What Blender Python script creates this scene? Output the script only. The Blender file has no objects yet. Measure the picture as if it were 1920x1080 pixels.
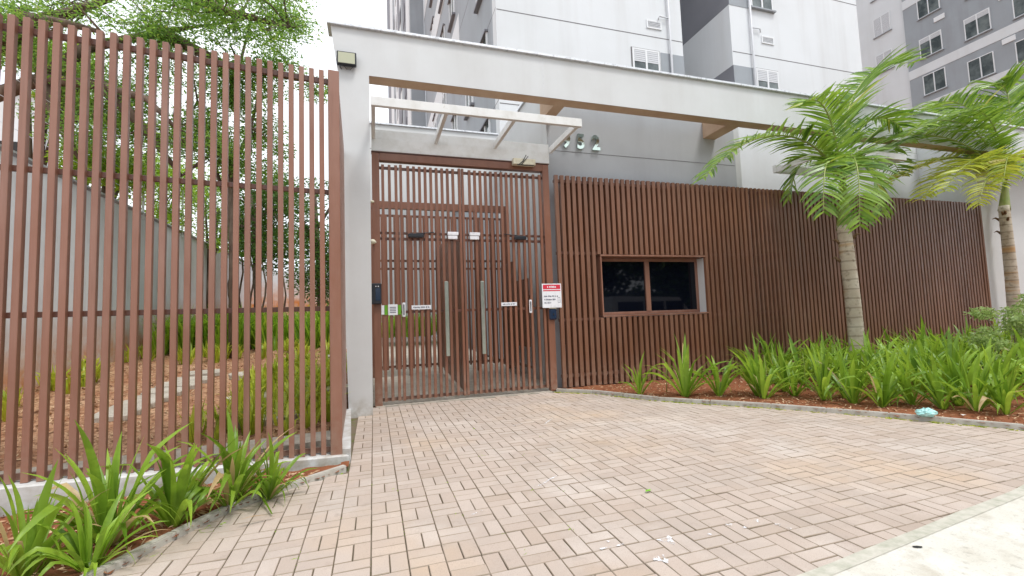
import bpy, bmesh, math, random
import numpy as np
from mathutils import Vector, Matrix, noise

random.seed(7); rng = np.random.default_rng(7)
SC = bpy.context.scene
COL = SC.collection
R = math.radians
EMPTY = (0, 0, 0)

# ------------------------------------------------------------------ camera
CAM = Vector((0, 0, 1.0633)); FPX = 835.92
C_R = Vector((0.95458267, -0.29580314, -0.035671)).normalized()
C_F = Vector((0.29764171, 0.9521592, 0.0692984)).normalized()
C_U = C_R.cross(C_F).normalized()
cd = bpy.data.cameras.new('camera'); cam = bpy.data.objects.new('camera', cd); COL.objects.link(cam)
cam.matrix_world = Matrix((
    (C_R.x, C_U.x, -C_F.x, CAM.x), (C_R.y, C_U.y, -C_F.y, CAM.y), (C_R.z, C_U.z, -C_F.z, CAM.z), (0, 0, 0, 1)))
cd.sensor_width = 36; cd.lens = FPX / 1920 * 36; cd.clip_start = .05; cd.clip_end = 600
SC.camera = cam

def ray(px, py): return (C_F * FPX + C_R * (px - 960) - C_U * (py - 540))
def at(px, py, Y):
    d = ray(px, py); return CAM + d * (Y / d.y)
def atz(px, py, z=0.):
    d = ray(px, py); return CAM + d * ((z - CAM.z) / d.z)

# ------------------------------------------------------------------ world, sun, exposure
SUN_EL, SUN_AZ = R(62), R(150)          # azimuth clockwise from +Y
w = bpy.data.worlds.new('World'); SC.world = w; w.use_nodes = True
nt = w.node_tree; nt.nodes.clear()
out = nt.nodes.new('ShaderNodeOutputWorld'); bg = nt.nodes.new('ShaderNodeBackground')
sky = nt.nodes.new('ShaderNodeTexSky'); sky.sky_type = 'NISHITA'; sky.sun_disc = False
sky.sun_elevation = SUN_EL; sky.sun_rotation = SUN_AZ; sky.air_density = 1; sky.dust_density = 3
mul = nt.nodes.new('ShaderNodeVectorMath'); mul.operation = 'SCALE'; mul.inputs['Scale'].default_value = .9
tc = nt.nodes.new('ShaderNodeTexCoord')
nz = nt.nodes.new('ShaderNodeTexNoise'); nz.inputs['Scale'].default_value = 2.2; nz.inputs['Detail'].default_value = 6
cr = nt.nodes.new('ShaderNodeValToRGB')
cr.color_ramp.elements[0].position = .3; cr.color_ramp.elements[0].color = (9.2, 9.7, 10.5, 1)
cr.color_ramp.elements[1].position = .7; cr.color_ramp.elements[1].color = (11.4, 11.7, 12.0, 1)
mx = nt.nodes.new('ShaderNodeMix'); mx.data_type = 'RGBA'; mx.inputs[0].default_value = .9
L = nt.links.new
L(tc.outputs['Generated'], nz.inputs['Vector']); L(nz.outputs['Fac'], cr.inputs['Fac'])
L(sky.outputs['Color'], mul.inputs[0]); L(mul.outputs[0], mx.inputs[6]); L(cr.outputs['Color'], mx.inputs[7])
L(mx.outputs[2], bg.inputs['Color']); bg.inputs['Strength'].default_value = .1
L(bg.outputs[0], out.inputs[0])
sd = bpy.data.lights.new('sun', 'SUN'); sd.energy = 1.5; sd.angle = R(14); sd.color = (1, .975, .94)
sun = bpy.data.objects.new('sun', sd); COL.objects.link(sun)
sv = Vector((math.sin(SUN_AZ) * math.cos(SUN_EL), math.cos(SUN_AZ) * math.cos(SUN_EL), math.sin(SUN_EL)))
sun.rotation_euler = sv.to_track_quat('Z', 'Y').to_euler(); sun.location = (0, 0, 20)
vs = SC.view_settings
SC.display_settings.display_device = 'sRGB'
vs.view_transform = 'Standard'; vs.look = 'None'; vs.gamma = 1; vs.exposure = .57; vs.use_curve_mapping = False

# ------------------------------------------------------------------ materials
def srgb(r, g, b):
    f = lambda c: (c / 255 / 12.92) if c <= 10 else ((c / 255 + .055) / 1.055) ** 2.4
    return (f(r), f(g), f(b))
class M:
    """small node helper: base colour mixed by noises, roughness, bump"""
    def __init__(s, name, rough=.6, metal=0., spec=.5):
        s.m = bpy.data.materials.new(name); s.m.use_nodes = True
        s.nt = s.m.node_tree; s.p = s.nt.nodes['Principled BSDF']
        s.p.inputs['Roughness'].default_value = rough; s.p.inputs['Metallic'].default_value = metal
        s.p.inputs['Specular IOR Level'].default_value = spec
        s.c = None; s.co = None; s.h = None
    def n(s, t): return s.nt.nodes.new(t)
    def lk(s, a, b): s.nt.links.new(a, b)
    def coord(s, kind='Object', scale=(1, 1, 1)):
        t = s.n('ShaderNodeTexCoord'); mp = s.n('ShaderNodeMapping'); mp.inputs['Scale'].default_value = scale
        if kind == 'World':
            g = s.n('ShaderNodeNewGeometry'); s.lk(g.outputs['Position'], mp.inputs[0])
        else: s.lk(t.outputs[kind], mp.inputs[0])
        return mp.outputs[0]
    def noise(s, scale, detail=5, lo=.35, hi=.65, kind='World', st=(1, 1, 1), rough=.6):
        n = s.n('ShaderNodeTexNoise'); n.inputs['Scale'].default_value = scale; n.inputs['Detail'].default_value = detail
        n.inputs['Roughness'].default_value = rough
        s.lk(s.coord(kind, st), n.inputs['Vector'])
        mr = s.n('ShaderNodeMapRange'); mr.inputs[1].default_value = lo; mr.inputs[2].default_value = hi
        s.lk(n.outputs['Fac'], mr.inputs[0]); return mr.outputs[0]
    def base(s, col): s.c = tuple(col) + (1,); s.p.inputs['Base Color'].default_value = s.c; return s
    def mix(s, col, fac):
        m = s.n('ShaderNodeMix'); m.data_type = 'RGBA'
        if isinstance(s.c, tuple): m.inputs[6].default_value = s.c
        else: s.lk(s.c, m.inputs[6])
        m.inputs[7].default_value = tuple(col) + (1,)
        if isinstance(fac, (int, float)): m.inputs[0].default_value = fac
        else: s.lk(fac, m.inputs[0])
        s.c = m.outputs[2]; s.lk(s.c, s.p.inputs['Base Color']); return s
    def math(s, op, a, b=0.):
        m = s.n('ShaderNodeMath'); m.operation = op; m.use_clamp = op not in ('ADD', 'SUBTRACT')
        for i, v in enumerate((a, b)):
            if isinstance(v, (int, float)): m.inputs[i].default_value = v
            else: s.lk(v, m.inputs[i])
        return m.outputs[0]
    def rnd(s, island=True):
        if island: return s.n('ShaderNodeNewGeometry').outputs['Random Per Island']
        return s.n('ShaderNodeObjectInfo').outputs['Random']
    def rnd2(s):
        a = s.n('ShaderNodeNewGeometry').outputs['Random Per Island']; b = s.n('ShaderNodeObjectInfo').outputs['Random']
        return s.math('FRACT', s.math('ADD', a, s.math('MULTIPLY', b, .999)))
    def zfac(s, lo, hi):
        g = s.n('ShaderNodeNewGeometry'); x = s.n('ShaderNodeSeparateXYZ'); s.lk(g.outputs['Position'], x.inputs[0])
        mr = s.n('ShaderNodeMapRange'); mr.inputs[1].default_value = lo; mr.inputs[2].default_value = hi
        s.lk(x.outputs[2], mr.inputs[0]); return mr.outputs[0]
    def bump(s, scale, dist=.002, strength=.5, detail=4, st=(1, 1, 1), kind='World'):
        n = s.n('ShaderNodeTexNoise'); n.inputs['Scale'].default_value = scale; n.inputs['Detail'].default_value = detail
        s.lk(s.coord(kind, st), n.inputs['Vector'])
        b = s.n('ShaderNodeBump'); b.inputs['Distance'].default_value = dist; b.inputs['Strength'].default_value = strength
        s.lk(n.outputs['Fac'], b.inputs['Height'])
        if s.h: s.lk(s.h, b.inputs['Normal'])
        s.h = b.outputs[0]; s.lk(s.h, s.p.inputs['Normal']); return s
    def rough(s, lo, hi, scale=8, st=(1, 1, 1)):
        f = s.noise(scale, 4, .3, .7, st=st); mr = s.n('ShaderNodeMapRange')
        mr.inputs[3].default_value = lo; mr.inputs[4].default_value = hi
        s.lk(f, mr.inputs[0]); s.lk(mr.outputs[0], s.p.inputs['Roughness']); return s

mats = {}
def reg(k, m): mats[k] = m.m if isinstance(m, M) else m; return mats[k]

# painted brown aluminium
def brown(name, col, light):
    m = M(name, .4, 0, .6).base(col)
    m.mix(light, m.noise(6, 5, .35, .75, st=(1, 1, .25)))
    m.mix(tuple(c * 1.45 for c in col), m.math('MULTIPLY', m.rnd(False), .5)); m.mix(tuple(c * .62 for c in col), m.math('MULTIPLY', m.noise(3.5, 6, .55, .8, st=(4, 4, .3)), .5))
    m.mix((.30, .20, .15), m.math('MULTIPLY', m.zfac(.5, .02), m.noise(14, 4, .35, .7)))   # splashed soil near ground
    m.rough(.3, .5, 12); m.bump(160, .0004, .25); return m
reg('brown', brown('brown_painted_metal', srgb(126, 85, 67), srgb(150, 113, 98)))
reg('brown2', brown('brown_cladding_metal', srgb(112, 75, 56), srgb(130, 95, 77)))
reg('browng', brown('brown_gate_metal', srgb(116, 74, 55), srgb(132, 92, 74)))
reg('brown3', brown('brown_dark_metal', srgb(92, 58, 46), srgb(104, 70, 56)))
m = M('white_render', .75, 0, .3).base(srgb(213, 215, 216))
m.mix(srgb(204, 205, 205), m.noise(1.1, 6, .35, .7)).mix(srgb(190, 188, 185), m.math('MULTIPLY', m.noise(2.4, 6, .5, .8, st=(1, 1, .12)), .4))
m.mix(srgb(150, 138, 120), m.math('MULTIPLY', m.zfac(.25, 0), m.noise(9, 4, .3, .7)))
m.bump(120, .001, .35).bump(6, .003, .2); reg('render', m)
m = M('tan_soffit_paint', .75, 0, .3).base(srgb(205, 178, 152)); m.mix(srgb(188, 156, 130), m.noise(3, 5, .35, .7)); m.bump(100, .001, .3); reg('tan', m)
m = M('grey_render', .78, 0, .3).base(srgb(184, 187, 191))
m.mix(srgb(176, 178, 182), m.noise(1.2, 6, .35, .7)).mix(srgb(164, 162, 166), m.math('MULTIPLY', m.noise(2.2, 6, .5, .8, st=(1, 1, .12)), .5))
m.bump(120, .001, .35); reg('grey', m)
m = M('grey_tower_paint', .8, 0, .25).base(srgb(160, 166, 172)); m.mix(srgb(153, 158, 163), m.noise(.6, 6, .35, .7)); m.mix(srgb(134, 134, 138), m.math('MULTIPLY', m.noise(1.1, 6, .5, .8, st=(1, 1, .1)), .5)); m.bump(70, .002, .3); reg('tgrey', m)
m = M('dark_grey_tower_paint', .8, 0, .25).base(srgb(136, 137, 144)); m.mix(srgb(126, 127, 134), m.noise(.6, 6, .35, .7)); m.bump(70, .002, .3); reg('tdark', m)
m = M('white_tower_paint', .8, 0, .25).base(srgb(219, 222, 225)); m.mix(srgb(212, 215, 217), m.noise(.5, 6, .35, .7)); m.mix(srgb(186, 184, 182), m.math('MULTIPLY', m.noise(1.3, 7, .48, .75, st=(1, 1, .06)), .35)); m.bump(70, .002, .3); reg('twhite', m)
m = M('joint_shadow_line', .9).base(srgb(120, 118, 120)); reg('groove', m)
m = M('garden_wall_render', .85, 0, .2).base(srgb(224, 226, 230)); m.mix(srgb(212, 213, 217), m.noise(1.6, 6, .35, .7))
m.mix(srgb(164, 162, 162), m.math('MULTIPLY', m.noise(3, 6, .5, .8, st=(1, 1, .12)), .7))
sx = m.n('ShaderNodeTexCoord'); sp = m.n('ShaderNodeSeparateXYZ'); m.lk(sx.outputs['Object'], sp.inputs[0])
hz = m.math('SUBTRACT', sp.outputs[2], m.math('MULTIPLY', sp.outputs[1], .113))
mr = m.n('ShaderNodeMapRange'); mr.inputs[1].default_value = .95; mr.inputs[2].default_value = .12; m.lk(hz, mr.inputs[0])
m.mix(srgb(204, 128, 66), m.math('MULTIPLY', mr.outputs[0], m.noise(4, 5, .2, .6))); m.bump(60, .002, .4); reg('gwall', m)
m = M('white_steel_paint', .35, 0, .5).base(srgb(226, 226, 224)); m.mix(srgb(206, 204, 198), m.noise(5, 5, .45, .75)); m.mix(srgb(170, 150, 120), m.math('MULTIPLY', m.noise(11, 5, .66, .8), .5)); m.bump(90, .0006, .2); reg('wsteel', m)
m = M('aluminium_coping', .35, .6).base(srgb(215, 217, 220)); m.mix(srgb(170, 172, 175), m.noise(20, 4, .5, .7)); reg('coping', m)
m = M('concrete', .9, 0, .2).base(srgb(192, 184, 172)); m.mix(srgb(166, 158, 145), m.noise(5, 6, .35, .7)); m.mix(srgb(128, 120, 106), m.math('MULTIPLY', m.noise(30, 5, .55, .75), .7)); m.bump(90, .003, .6).bump(14, .005, .3); reg('conc', m)
m = M('pavement_concrete', .92, 0, .2).base(srgb(212, 209, 200)); m.mix(srgb(198, 194, 182), m.noise(2.5, 7, .35, .65)); m.mix(srgb(172, 164, 148), m.math('MULTIPLY', m.noise(7, 6, .5, .72), .7)); m.mix(srgb(150, 144, 132), m.math('MULTIPLY', m.noise(24, 6, .58, .75), .6)); m.mix(srgb(160, 156, 148), m.math('MULTIPLY', m.noise(140, 3, .56, .72), .55)); m.bump(150, .0015, .7).bump(20, .003, .3); reg('walk', m)
m = M('mortar_strip', .95, 0, .1).base(srgb(196, 192, 180)); m.mix(srgb(168, 168, 152), m.noise(16, 5, .4, .7)); m.bump(80, .003, .6); reg('mortar', m)
m = M('kerb_concrete', .85, 0, .25).base(srgb(190, 186, 178)); m.mix(srgb(172, 166, 156), m.noise(6, 6, .35, .7)); m.mix(srgb(140, 130, 112), m.math('MULTIPLY', m.noise(9, 5, .55, .8), .6)); m.bump(90, .002, .5); reg('kerb', m)
m = M('paver_joint_sand', 1, 0, .05).base(srgb(122, 110, 94)); m.mix(srgb(100, 104, 62), m.noise(5, 5, .5, .68)); m.mix(srgb(96, 120, 44), m.math('MULTIPLY', m.noise(9, 5, .58, .7), .9)); m.bump(200, .003, .8); reg('sand', m)
m = M('concrete_paver', .88, 0, .25).base(srgb(180, 164, 152))
m.mix(srgb(191, 177, 166), m.rnd2()); m.mix(srgb(174, 157, 142), m.math('MULTIPLY', m.math('FRACT', m.math('MULTIPLY', m.rnd2(), 7.3)), .5))
m.mix(srgb(206, 176, 140), m.math('MULTIPLY', m.noise(.7, 4, .5, .72), .45))
m.mix(srgb(168, 158, 150), m.math('MULTIPLY', m.noise(2.3, 7, .45, .7), .5)); m.mix(srgb(214, 206, 198), m.math('MULTIPLY', m.noise(1.2, 6, .52, .7), .5))
m.mix(srgb(140, 128, 116), m.math('MULTIPLY', m.noise(.9, 7, .56, .78), .45)); m.mix(srgb(136, 122, 112), m.math('MULTIPLY', m.noise(11, 6, .6, .8), .55)); m.mix(srgb(152, 134, 122), m.math('MULTIPLY', m.noise(230, 3, .52, .7), .55))
m.bump(220, .0012, .8).bump(40, .002, .3); reg('paver', m)
m = M('paver_chamfer_grime', .95, 0, .1).base(srgb(166, 152, 138)); m.mix(srgb(146, 132, 115), m.noise(3, 6, .35, .65)); m.bump(200, .001, .5); reg('pedge', m)
m = M('red_soil', .95, 0, .1).base(srgb(128, 78, 54)); m.mix(srgb(150, 100, 72), m.noise(6, 6, .35, .65)); m.mix(srgb(112, 72, 52), m.noise(24, 5, .5, .7)); m.bump(60, .008, .9).bump(14, .015, .5); reg('soil', m)
m = M('garden_soil', .95, 0, .1).base(srgb(160, 114, 86)); m.mix(srgb(194, 158, 128), m.noise(3, 6, .35, .65)); m.mix(srgb(122, 88, 66), m.noise(26, 5, .48, .62)); m.bump(40, .01, .9); reg('gsoil', m)
m = M('dead_leaf_litter', .9, 0, .2).base(srgb(150, 108, 78)); m.mix(srgb(214, 186, 152), m.math('MULTIPLY', m.rnd(), .9)); m.mix(srgb(96, 66, 48), m.math('GREATER_THAN', m.math('FRACT', m.math('MULTIPLY', m.rnd(), 9.1)), .6)); reg('litter', m)

def leafmat(name, a, b, yel=None, yelf=.0, rough=.38, trans=.35, spec=.4, dark=None):
    m = M(name, rough, 0, spec).base(a)
    m.mix(b, m.rnd2()); m.mix(tuple(c * .6 for c in a), m.math('MULTIPLY', m.math('FRACT', m.math('MULTIPLY', m.rnd2(), 5.7)), .55))
    if yel: m.mix(yel, m.math('MULTIPLY', m.math('GREATER_THAN', m.math('FRACT', m.math('MULTIPLY', m.rnd2(), 13.7)), 1 - yelf), .8))
    m.mix(tuple(min(1, c * 1.5) for c in b), m.math('MULTIPLY', m.noise(9, 4, .5, .75), .5))
    tr = m.n('ShaderNodeBsdfTranslucent'); hs = m.n('ShaderNodeHueSaturation'); hs.inputs['Value'].default_value = 1.7; hs.inputs['Hue'].default_value = .485
    m.lk(m.c, hs.inputs['Color']); m.lk(hs.outputs[0], tr.inputs[0])
    ms = m.n('ShaderNodeMixShader'); ms.inputs[0].default_value = trans
    m.lk(m.p.outputs[0], ms.inputs[1]); m.lk(tr.outputs[0], ms.inputs[2])
    m.lk(ms.outputs[0], m.nt.nodes['Material Output'].inputs[0]); return m
reg('strap', leafmat('strap_leaf', (.115, .23, .018), (.27, .42, .045), (.50, .48, .10), .06))
reg('dryleaf', leafmat('dry_strap_leaf', (.42, .30, .14), (.55, .42, .22), None, 0))
reg('palm', leafmat('palm_leaflet', (.07, .17, .018), (.24, .38, .045), (.46, .46, .08), .07, trans=.28, rough=.3, spec=.55))
reg('palmy', leafmat('yellowing_palm_leaflet', (.26, .36, .03), (.48, .52, .06), (.55, .42, .08), .12, rough=.4))
reg('feather', leafmat('feathery_leaf', (.07, .18, .03), (.24, .40, .065), (.52, .54, .09), .16, trans=.5))
reg('darkleaf', leafmat('dark_leaf', (.035, .10, .018), (.10, .20, .03), (.24, .28, .04), .1))
reg('bush', leafmat('bush_leaf', (.15, .30, .02), (.34, .52, .05), (.46, .5, .06), .15))
reg('shrub', leafmat('variegated_shrub_leaf', (.16, .26, .06), (.34, .44, .16), (.6, .55, .35), .2))
m = M('bark', .9, 0, .2).base(srgb(92, 76, 66)); m.mix(srgb(132, 118, 104), m.noise(9, 6, .4, .7, st=(1, 1, .3))); m.bump(30, .01, .8, st=(1, 1, .3)); reg('bark', m)
m = M('palm_trunk_ringed', .85, 0, .2).base(srgb(196, 182, 164)); m.mix(srgb(218, 209, 194), m.noise(5, 5, .4, .7)); m.mix(srgb(196, 150, 96), m.math('MULTIPLY', m.noise(2.6, 3, .55, .68, st=(.3, .3, 1.6)), .8)); m.mix(srgb(118, 100, 84), m.math('MULTIPLY', m.noise(12, 6, .55, .75), .8)); wv = m.n('ShaderNodeTexWave'); wv.wave_type = 'BANDS'; wv.bands_direction = 'Z'; wv.inputs['Scale'].default_value = 2.1; wv.inputs['Distortion'].default_value = 1.2; wv.inputs['Detail'].default_value = 3; m.lk(m.coord('World'), wv.inputs['Vector']); rg = m.n('ShaderNodeMapRange'); rg.inputs[1].default_value = .12; rg.inputs[2].default_value = .0; m.lk(wv.outputs['Fac'], rg.inputs[0]); m.mix(srgb(112, 92, 74), m.math('MULTIPLY', rg.outputs[0], .45)); m.bump(50, .004, .7); reg('ptrunk', m)
m = M('palm_stalk', .45).base((.22, .30, .06)); m.mix((.34, .36, .12), m.noise(5, 3)); reg('stalk', m)
m = M('dry_leaf_sheath', .9, 0, .1).base(srgb(150, 124, 96)); m.mix(srgb(104, 82, 62), m.noise(20, 5)); reg('dry', m)
# glass, metals, small things
m = M('dark_window_glass', .03, 0, .3).base((.003, .004, .008)); reg('dglass', m)
m = M('tower_window_glass', .05, 0, .5).base((.05, .065, .07)); m.mix((.16, .19, .19), m.noise(1.4, 4, .4, .65)); reg('tglass', m)
m = M('white_window_frame', .4).base(srgb(226, 228, 230)); reg('wframe', m)
m = M('roller_shutter', .5).base(srgb(206, 208, 212)); m.bump(1, .0); reg('shutter', m)
m = M('chrome', .1, 1).base((.55, .64, .58)); m.bump(25, .002, .5); reg('chrome', m)
m = M('brushed_handle', .28, .9).base((.60, .63, .58)); m.mix((.5, .56, .5), m.noise(9, 3)); reg('steel', m)
m = M('black_plastic', .35).base((.018, .02, .026)); reg('black', m)
m = M('blue_black_screen', .12).base((.02, .035, .07)); reg('screen', m)
m = M('white_plastic', .45).base(srgb(232, 232, 236)); m.mix(srgb(210, 210, 214), m.noise(12, 4, .5, .7)); reg('wplast', m)
m = M('cream_plastic', .5).base(srgb(214, 208, 186)); m.mix(srgb(190, 180, 156), m.noise(10, 4, .45, .7)); reg('cream', m)
m = M('sign_red', .5).base(srgb(206, 44, 66)); reg('red', m)
m = M('sign_grey_print', .6).base(srgb(92, 96, 112)); reg('print', m)
m = M('label_green', .5).base(srgb(96, 160, 24)); reg('lgreen', m)
m = M('lamp_glass', .2).base(srgb(184, 186, 160)); m.mix(srgb(206, 206, 206), m.zfac(3.94, 3.9)); reg('lampg', m)
m = M('crumpled_plastic', .3).base(srgb(140, 200, 196)); m.mix(srgb(190, 226, 224), m.noise(40, 4)); reg('bag', m)
m = M('worn_white_road_paint', .8).base(srgb(236, 236, 240)); m.mix(srgb(204, 190, 178), m.noise(60, 5, .5, .62)); al = m.noise(45, 6, .44, .58); m.lk(al, m.p.inputs['Alpha']); reg('paint', m)
m = M('fallen_leaf', .5).base(srgb(120, 190, 40)); reg('gleaf', m)
m = M('black_rubber', .7).base((.02, .02, .02)); reg('rubber', m)
m = M('white_car_paint', .25, 0, .6).base(srgb(225, 226, 228)); reg('car', m)
m = M('shadow_brown_backing', .9, 0, .1).base(srgb(112, 74, 55)); reg('back', m)  # shade in the slat gaps put into one brown colour
m = M('asphalt', .9, 0, .2).base((.06, .06, .062)); m.mix((.09, .09, .09), m.noise(60, 4)); m.bump(120, .004, .6); reg('asphalt', m)

# ------------------------------------------------------------------ object helpers
def tag(o, label=None, cat=None, group=None, kind=None):
    if label: o['label'] = label
    if cat: o['category'] = cat
    if group: o['group'] = group
    if kind: o['kind'] = kind
    return o
def thing(name, label, cat, loc=(0, 0, 0), group=None):
    o = bpy.data.objects.new(name, None); COL.objects.link(o); o.location = loc; o.empty_display_size = .1
    return tag(o, label, cat, group)
def link(name, me, parent=None, mat=None):
    o = bpy.data.objects.new(name, me); COL.objects.link(o)
    if mat: 
        me.materials.clear(); [me.materials.append(mats[k]) for k in ([mat] if isinstance(mat, str) else mat)]
    if parent: o.parent = parent
    return o
def mesh(name, V, F, smooth=False):
    me = bpy.data.meshes.new(name); me.from_pydata([tuple(v) for v in V], [], F); me.update()
    if smooth: me.polygons.foreach_set('use_smooth', [True] * len(me.polygons))
    return me
def box_me(x0, x1, y0, y1, z0, z1, bev=0.):
    bm = bmesh.new(); bmesh.ops.create_cube(bm, size=1)
    for v in bm.verts:
        v.co = Vector(((x0 + x1) / 2 + v.co.x * (x1 - x0), (y0 + y1) / 2 + v.co.y * (y1 - y0), (z0 + z1) / 2 + v.co.z * (z1 - z0)))
    if bev: bmesh.ops.bevel(bm, geom=bm.edges[:], offset=bev, segments=1, affect='EDGES')
    me = bpy.data.meshes.new('box'); bm.to_mesh(me); bm.free(); return me
def box(name, x0, x1, y0, y1, z0, z1, mat, parent=None, bev=0.):
    """box whose mesh is centred, object placed at its centre (relative to the parent's location)"""
    c = Vector(((x0 + x1) / 2, (y0 + y1) / 2, (z0 + z1) / 2)); h = Vector((abs(x1 - x0) / 2, abs(y1 - y0) / 2, abs(z1 - z0) / 2))
    me = box_me(-h.x, h.x, -h.y, h.y, -h.z, h.z, bev); o = link(name, me, parent, mat)
    o.location = c - (parent.location if parent and parent.parent is None else (parent.location + parent.parent.location) if parent else Vector((0, 0, 0)))
    return o
def prism(name, pts, z0, z1, mat, parent=None):
    n = len(pts); V = [(p[0], p[1], z0) for p in pts] + [(p[0], p[1], z1) for p in pts]
    F = [tuple(range(n, 2 * n)), tuple(reversed(range(n)))] + [(i, (i + 1) % n, n + (i + 1) % n, n + i) for i in range(n)]
    me = mesh(name, V, F); bm = bmesh.new(); bm.from_mesh(me); bmesh.ops.recalc_face_normals(bm, faces=bm.faces); bm.to_mesh(me); bm.free()
    return link(name, me, parent, mat)
def tube_vf(path, radii, n=8, cap=True):
    V, F = [], []
    up = Vector((0, 0, 1)); prev = None
    for i, p in enumerate(path):
        p = Vector(p); t = (Vector(path[min(i + 1, len(path) - 1)]) - Vector(path[max(i - 1, 0)])).normalized()
        a = t.cross(prev if prev else (Vector((1, 0, 0)) if abs(t.x) < .9 else up)); a = a.normalized(); b = t.cross(a); prev = -b if False else (Vector((1, 0, 0)) if abs(t.x) < .9 else up)
        r = radii[i] if hasattr(radii, '__len__') else radii
        for k in range(n):
            an = 2 * math.pi * k / n; V.append(p + a * math.cos(an) * r + b * math.sin(an) * r)
    for i in range(len(path) - 1):
        for k in range(n):
            k2 = (k + 1) % n; F.append((i * n + k, i * n + k2, (i + 1) * n + k2, (i + 1) * n + k))
    if cap: F.append(tuple(reversed(range(n)))); F.append(tuple((len(path) - 1) * n + k for k in range(n)))
    return V, F
def tube(name, path, radii, mat, parent=None, n=8, smooth=True):
    V, F = tube_vf(path, radii, n); return link(name, mesh(name, V, F, smooth), parent, mat)
class Bag:
    def __init__(s): s.V = []; s.F = []
    def add(s, V, F):
        k = len(s.V); s.V += [tuple(v) for v in V]; s.F += [tuple(i + k for i in f) for f in F]
    def box(s, x0, x1, y0, y1, z0, z1):
        V = [(x, y, z) for z in (z0, z1) for y in (y0, y1) for x in (x0, x1)]
        s.add(V, [(0, 2, 3, 1), (4, 5, 7, 6), (0, 1, 5, 4), (2, 6, 7, 3), (0, 4, 6, 2), (1, 3, 7, 5)])
    def build(s, name, mat, parent=None, smooth=False): return link(name, mesh(name, s.V, s.F, smooth), parent, mat)
def numpy_mesh(name, V, nper, F1, mat, parent=None):
    """V: (N*nper,3) array; F1: faces of one unit (quads)"""
    N = len(V) // nper; F1 = np.array(F1); F = (F1[None] + (np.arange(N) * nper)[:, None, None]).reshape(-1, F1.shape[1])
    me = bpy.data.meshes.new(name); me.vertices.add(len(V)); me.vertices.foreach_set('co', V.astype(np.float32).ravel())
    me.loops.add(F.size); me.loops.foreach_set('vertex_index', F.astype(np.int32).ravel())
    me.polygons.add(len(F)); me.polygons.foreach_set('loop_start', np.arange(0, F.size, F.shape[1], dtype=np.int32)); me.polygons.foreach_set('loop_total', np.full(len(F), F.shape[1], dtype=np.int32))
    me.update(calc_edges=True); return link(name, me, parent, mat)

# ================================================================== GROUND
def sheet(name, pts, z, mat, parent=None, kind='structure'):
    me = mesh(name, [(p[0], p[1], p[2] if len(p) > 2 else z) for p in pts], [tuple(range(len(pts)))]); o = link(name, me, parent, mat)
    if kind: o['kind'] = kind
    return o
sheet('ground', [(-150, -150), (150, -150), (150, 150), (-150, 150)], -.12, 'gsoil')
sheet('street', [(-60, -9), (60, -9), (60, -1.2), (-60, -1.2)], -.10, 'asphalt')

# pavers (basket weave, modules of two bricks)
x0g, y0g, MOD = -.025, 2.542, .16
drive = sheet('driveway', [(-1.9, -1.2), (8.0, -1.2), (8.0, 6.06), (-.62, 6.06), (-.62, 3.4), (-1.9, 2.2)], -.012, 'sand')
curb_R = [(2.48, 6.0), (2.86, 5.63), (3.32, 4.78), (3.70, 4.33), (4.1, 3.87), (4.67, 3.07), (5.1, 2.33), (5.6, 1.45)]
curb_L = [(-1.75, 1.35), (-1.45, 1.95), (-1.14, 2.49), (-.98, 2.78), (-.82, 3.05), (-.58, 3.29), (-.2, 3.57)]
def side(path, x, y):
    best = None
    for a, b in zip(path[:-1], path[1:]):
        ax, ay = a; bx, by = b; dx, dy = bx - ax, by - ay; t = max(0, min(1, ((x - ax) * dx + (y - ay) * dy) / (dx * dx + dy * dy)))
        d = math.hypot(x - ax - t * dx, y - ay - t * dy); s = (dx * (y - ay) - dy * (x - ax))
        if best is None or d < best[0]: best = (d, s)
    return best
def walk_y(x): return 1.43 + (x - 1.65) * .109
def paved(x, y):
    if y > 6.02 or y < walk_y(x) - .12: return False
    if x < -.25 and y > 3.45: return -.66 < x and 3.45 < y < 0
    d, s = side(curb_R, x, y)
    if s > 0 and x > 2.4 and d > .05: return False
    d, s = side(curb_L, x, y)
    if x < -.15 and y > 1.3 and s > 0 and d > .06: return False
    return -1.9 < x < 5.8
def brick_vf(cx, cy, hx, hy, zt, tx, ty):
    hx -= .0015; hy -= .0019; b = .0028
    V = [(sx * hx, sy * hy, -.03) for sx, sy in ((-1, -1), (1, -1), (1, 1), (-1, 1))]
    V += [(sx * hx, sy * hy, -b) for sx, sy in ((-1, -1), (1, -1), (1, 1), (-1, 1))]
    V += [(sx * (hx - b), sy * (hy - b), 0) for sx, sy in ((-1, -1), (1, -1), (1, 1), (-1, 1))]
    V = [(x + cx, y + cy, z + zt + x * tx + y * ty) for x, y, z in V]
    F = [(8, 9, 10, 11)] + [(k, (k + 1) % 4, 4 + (k + 1) % 4, 4 + k) for k in range(4)] + [(4 + k, 4 + (k + 1) % 4, 8 + (k + 1) % 4, 8 + k) for k in range(4)]
    return V, F
bricks = []
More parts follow.
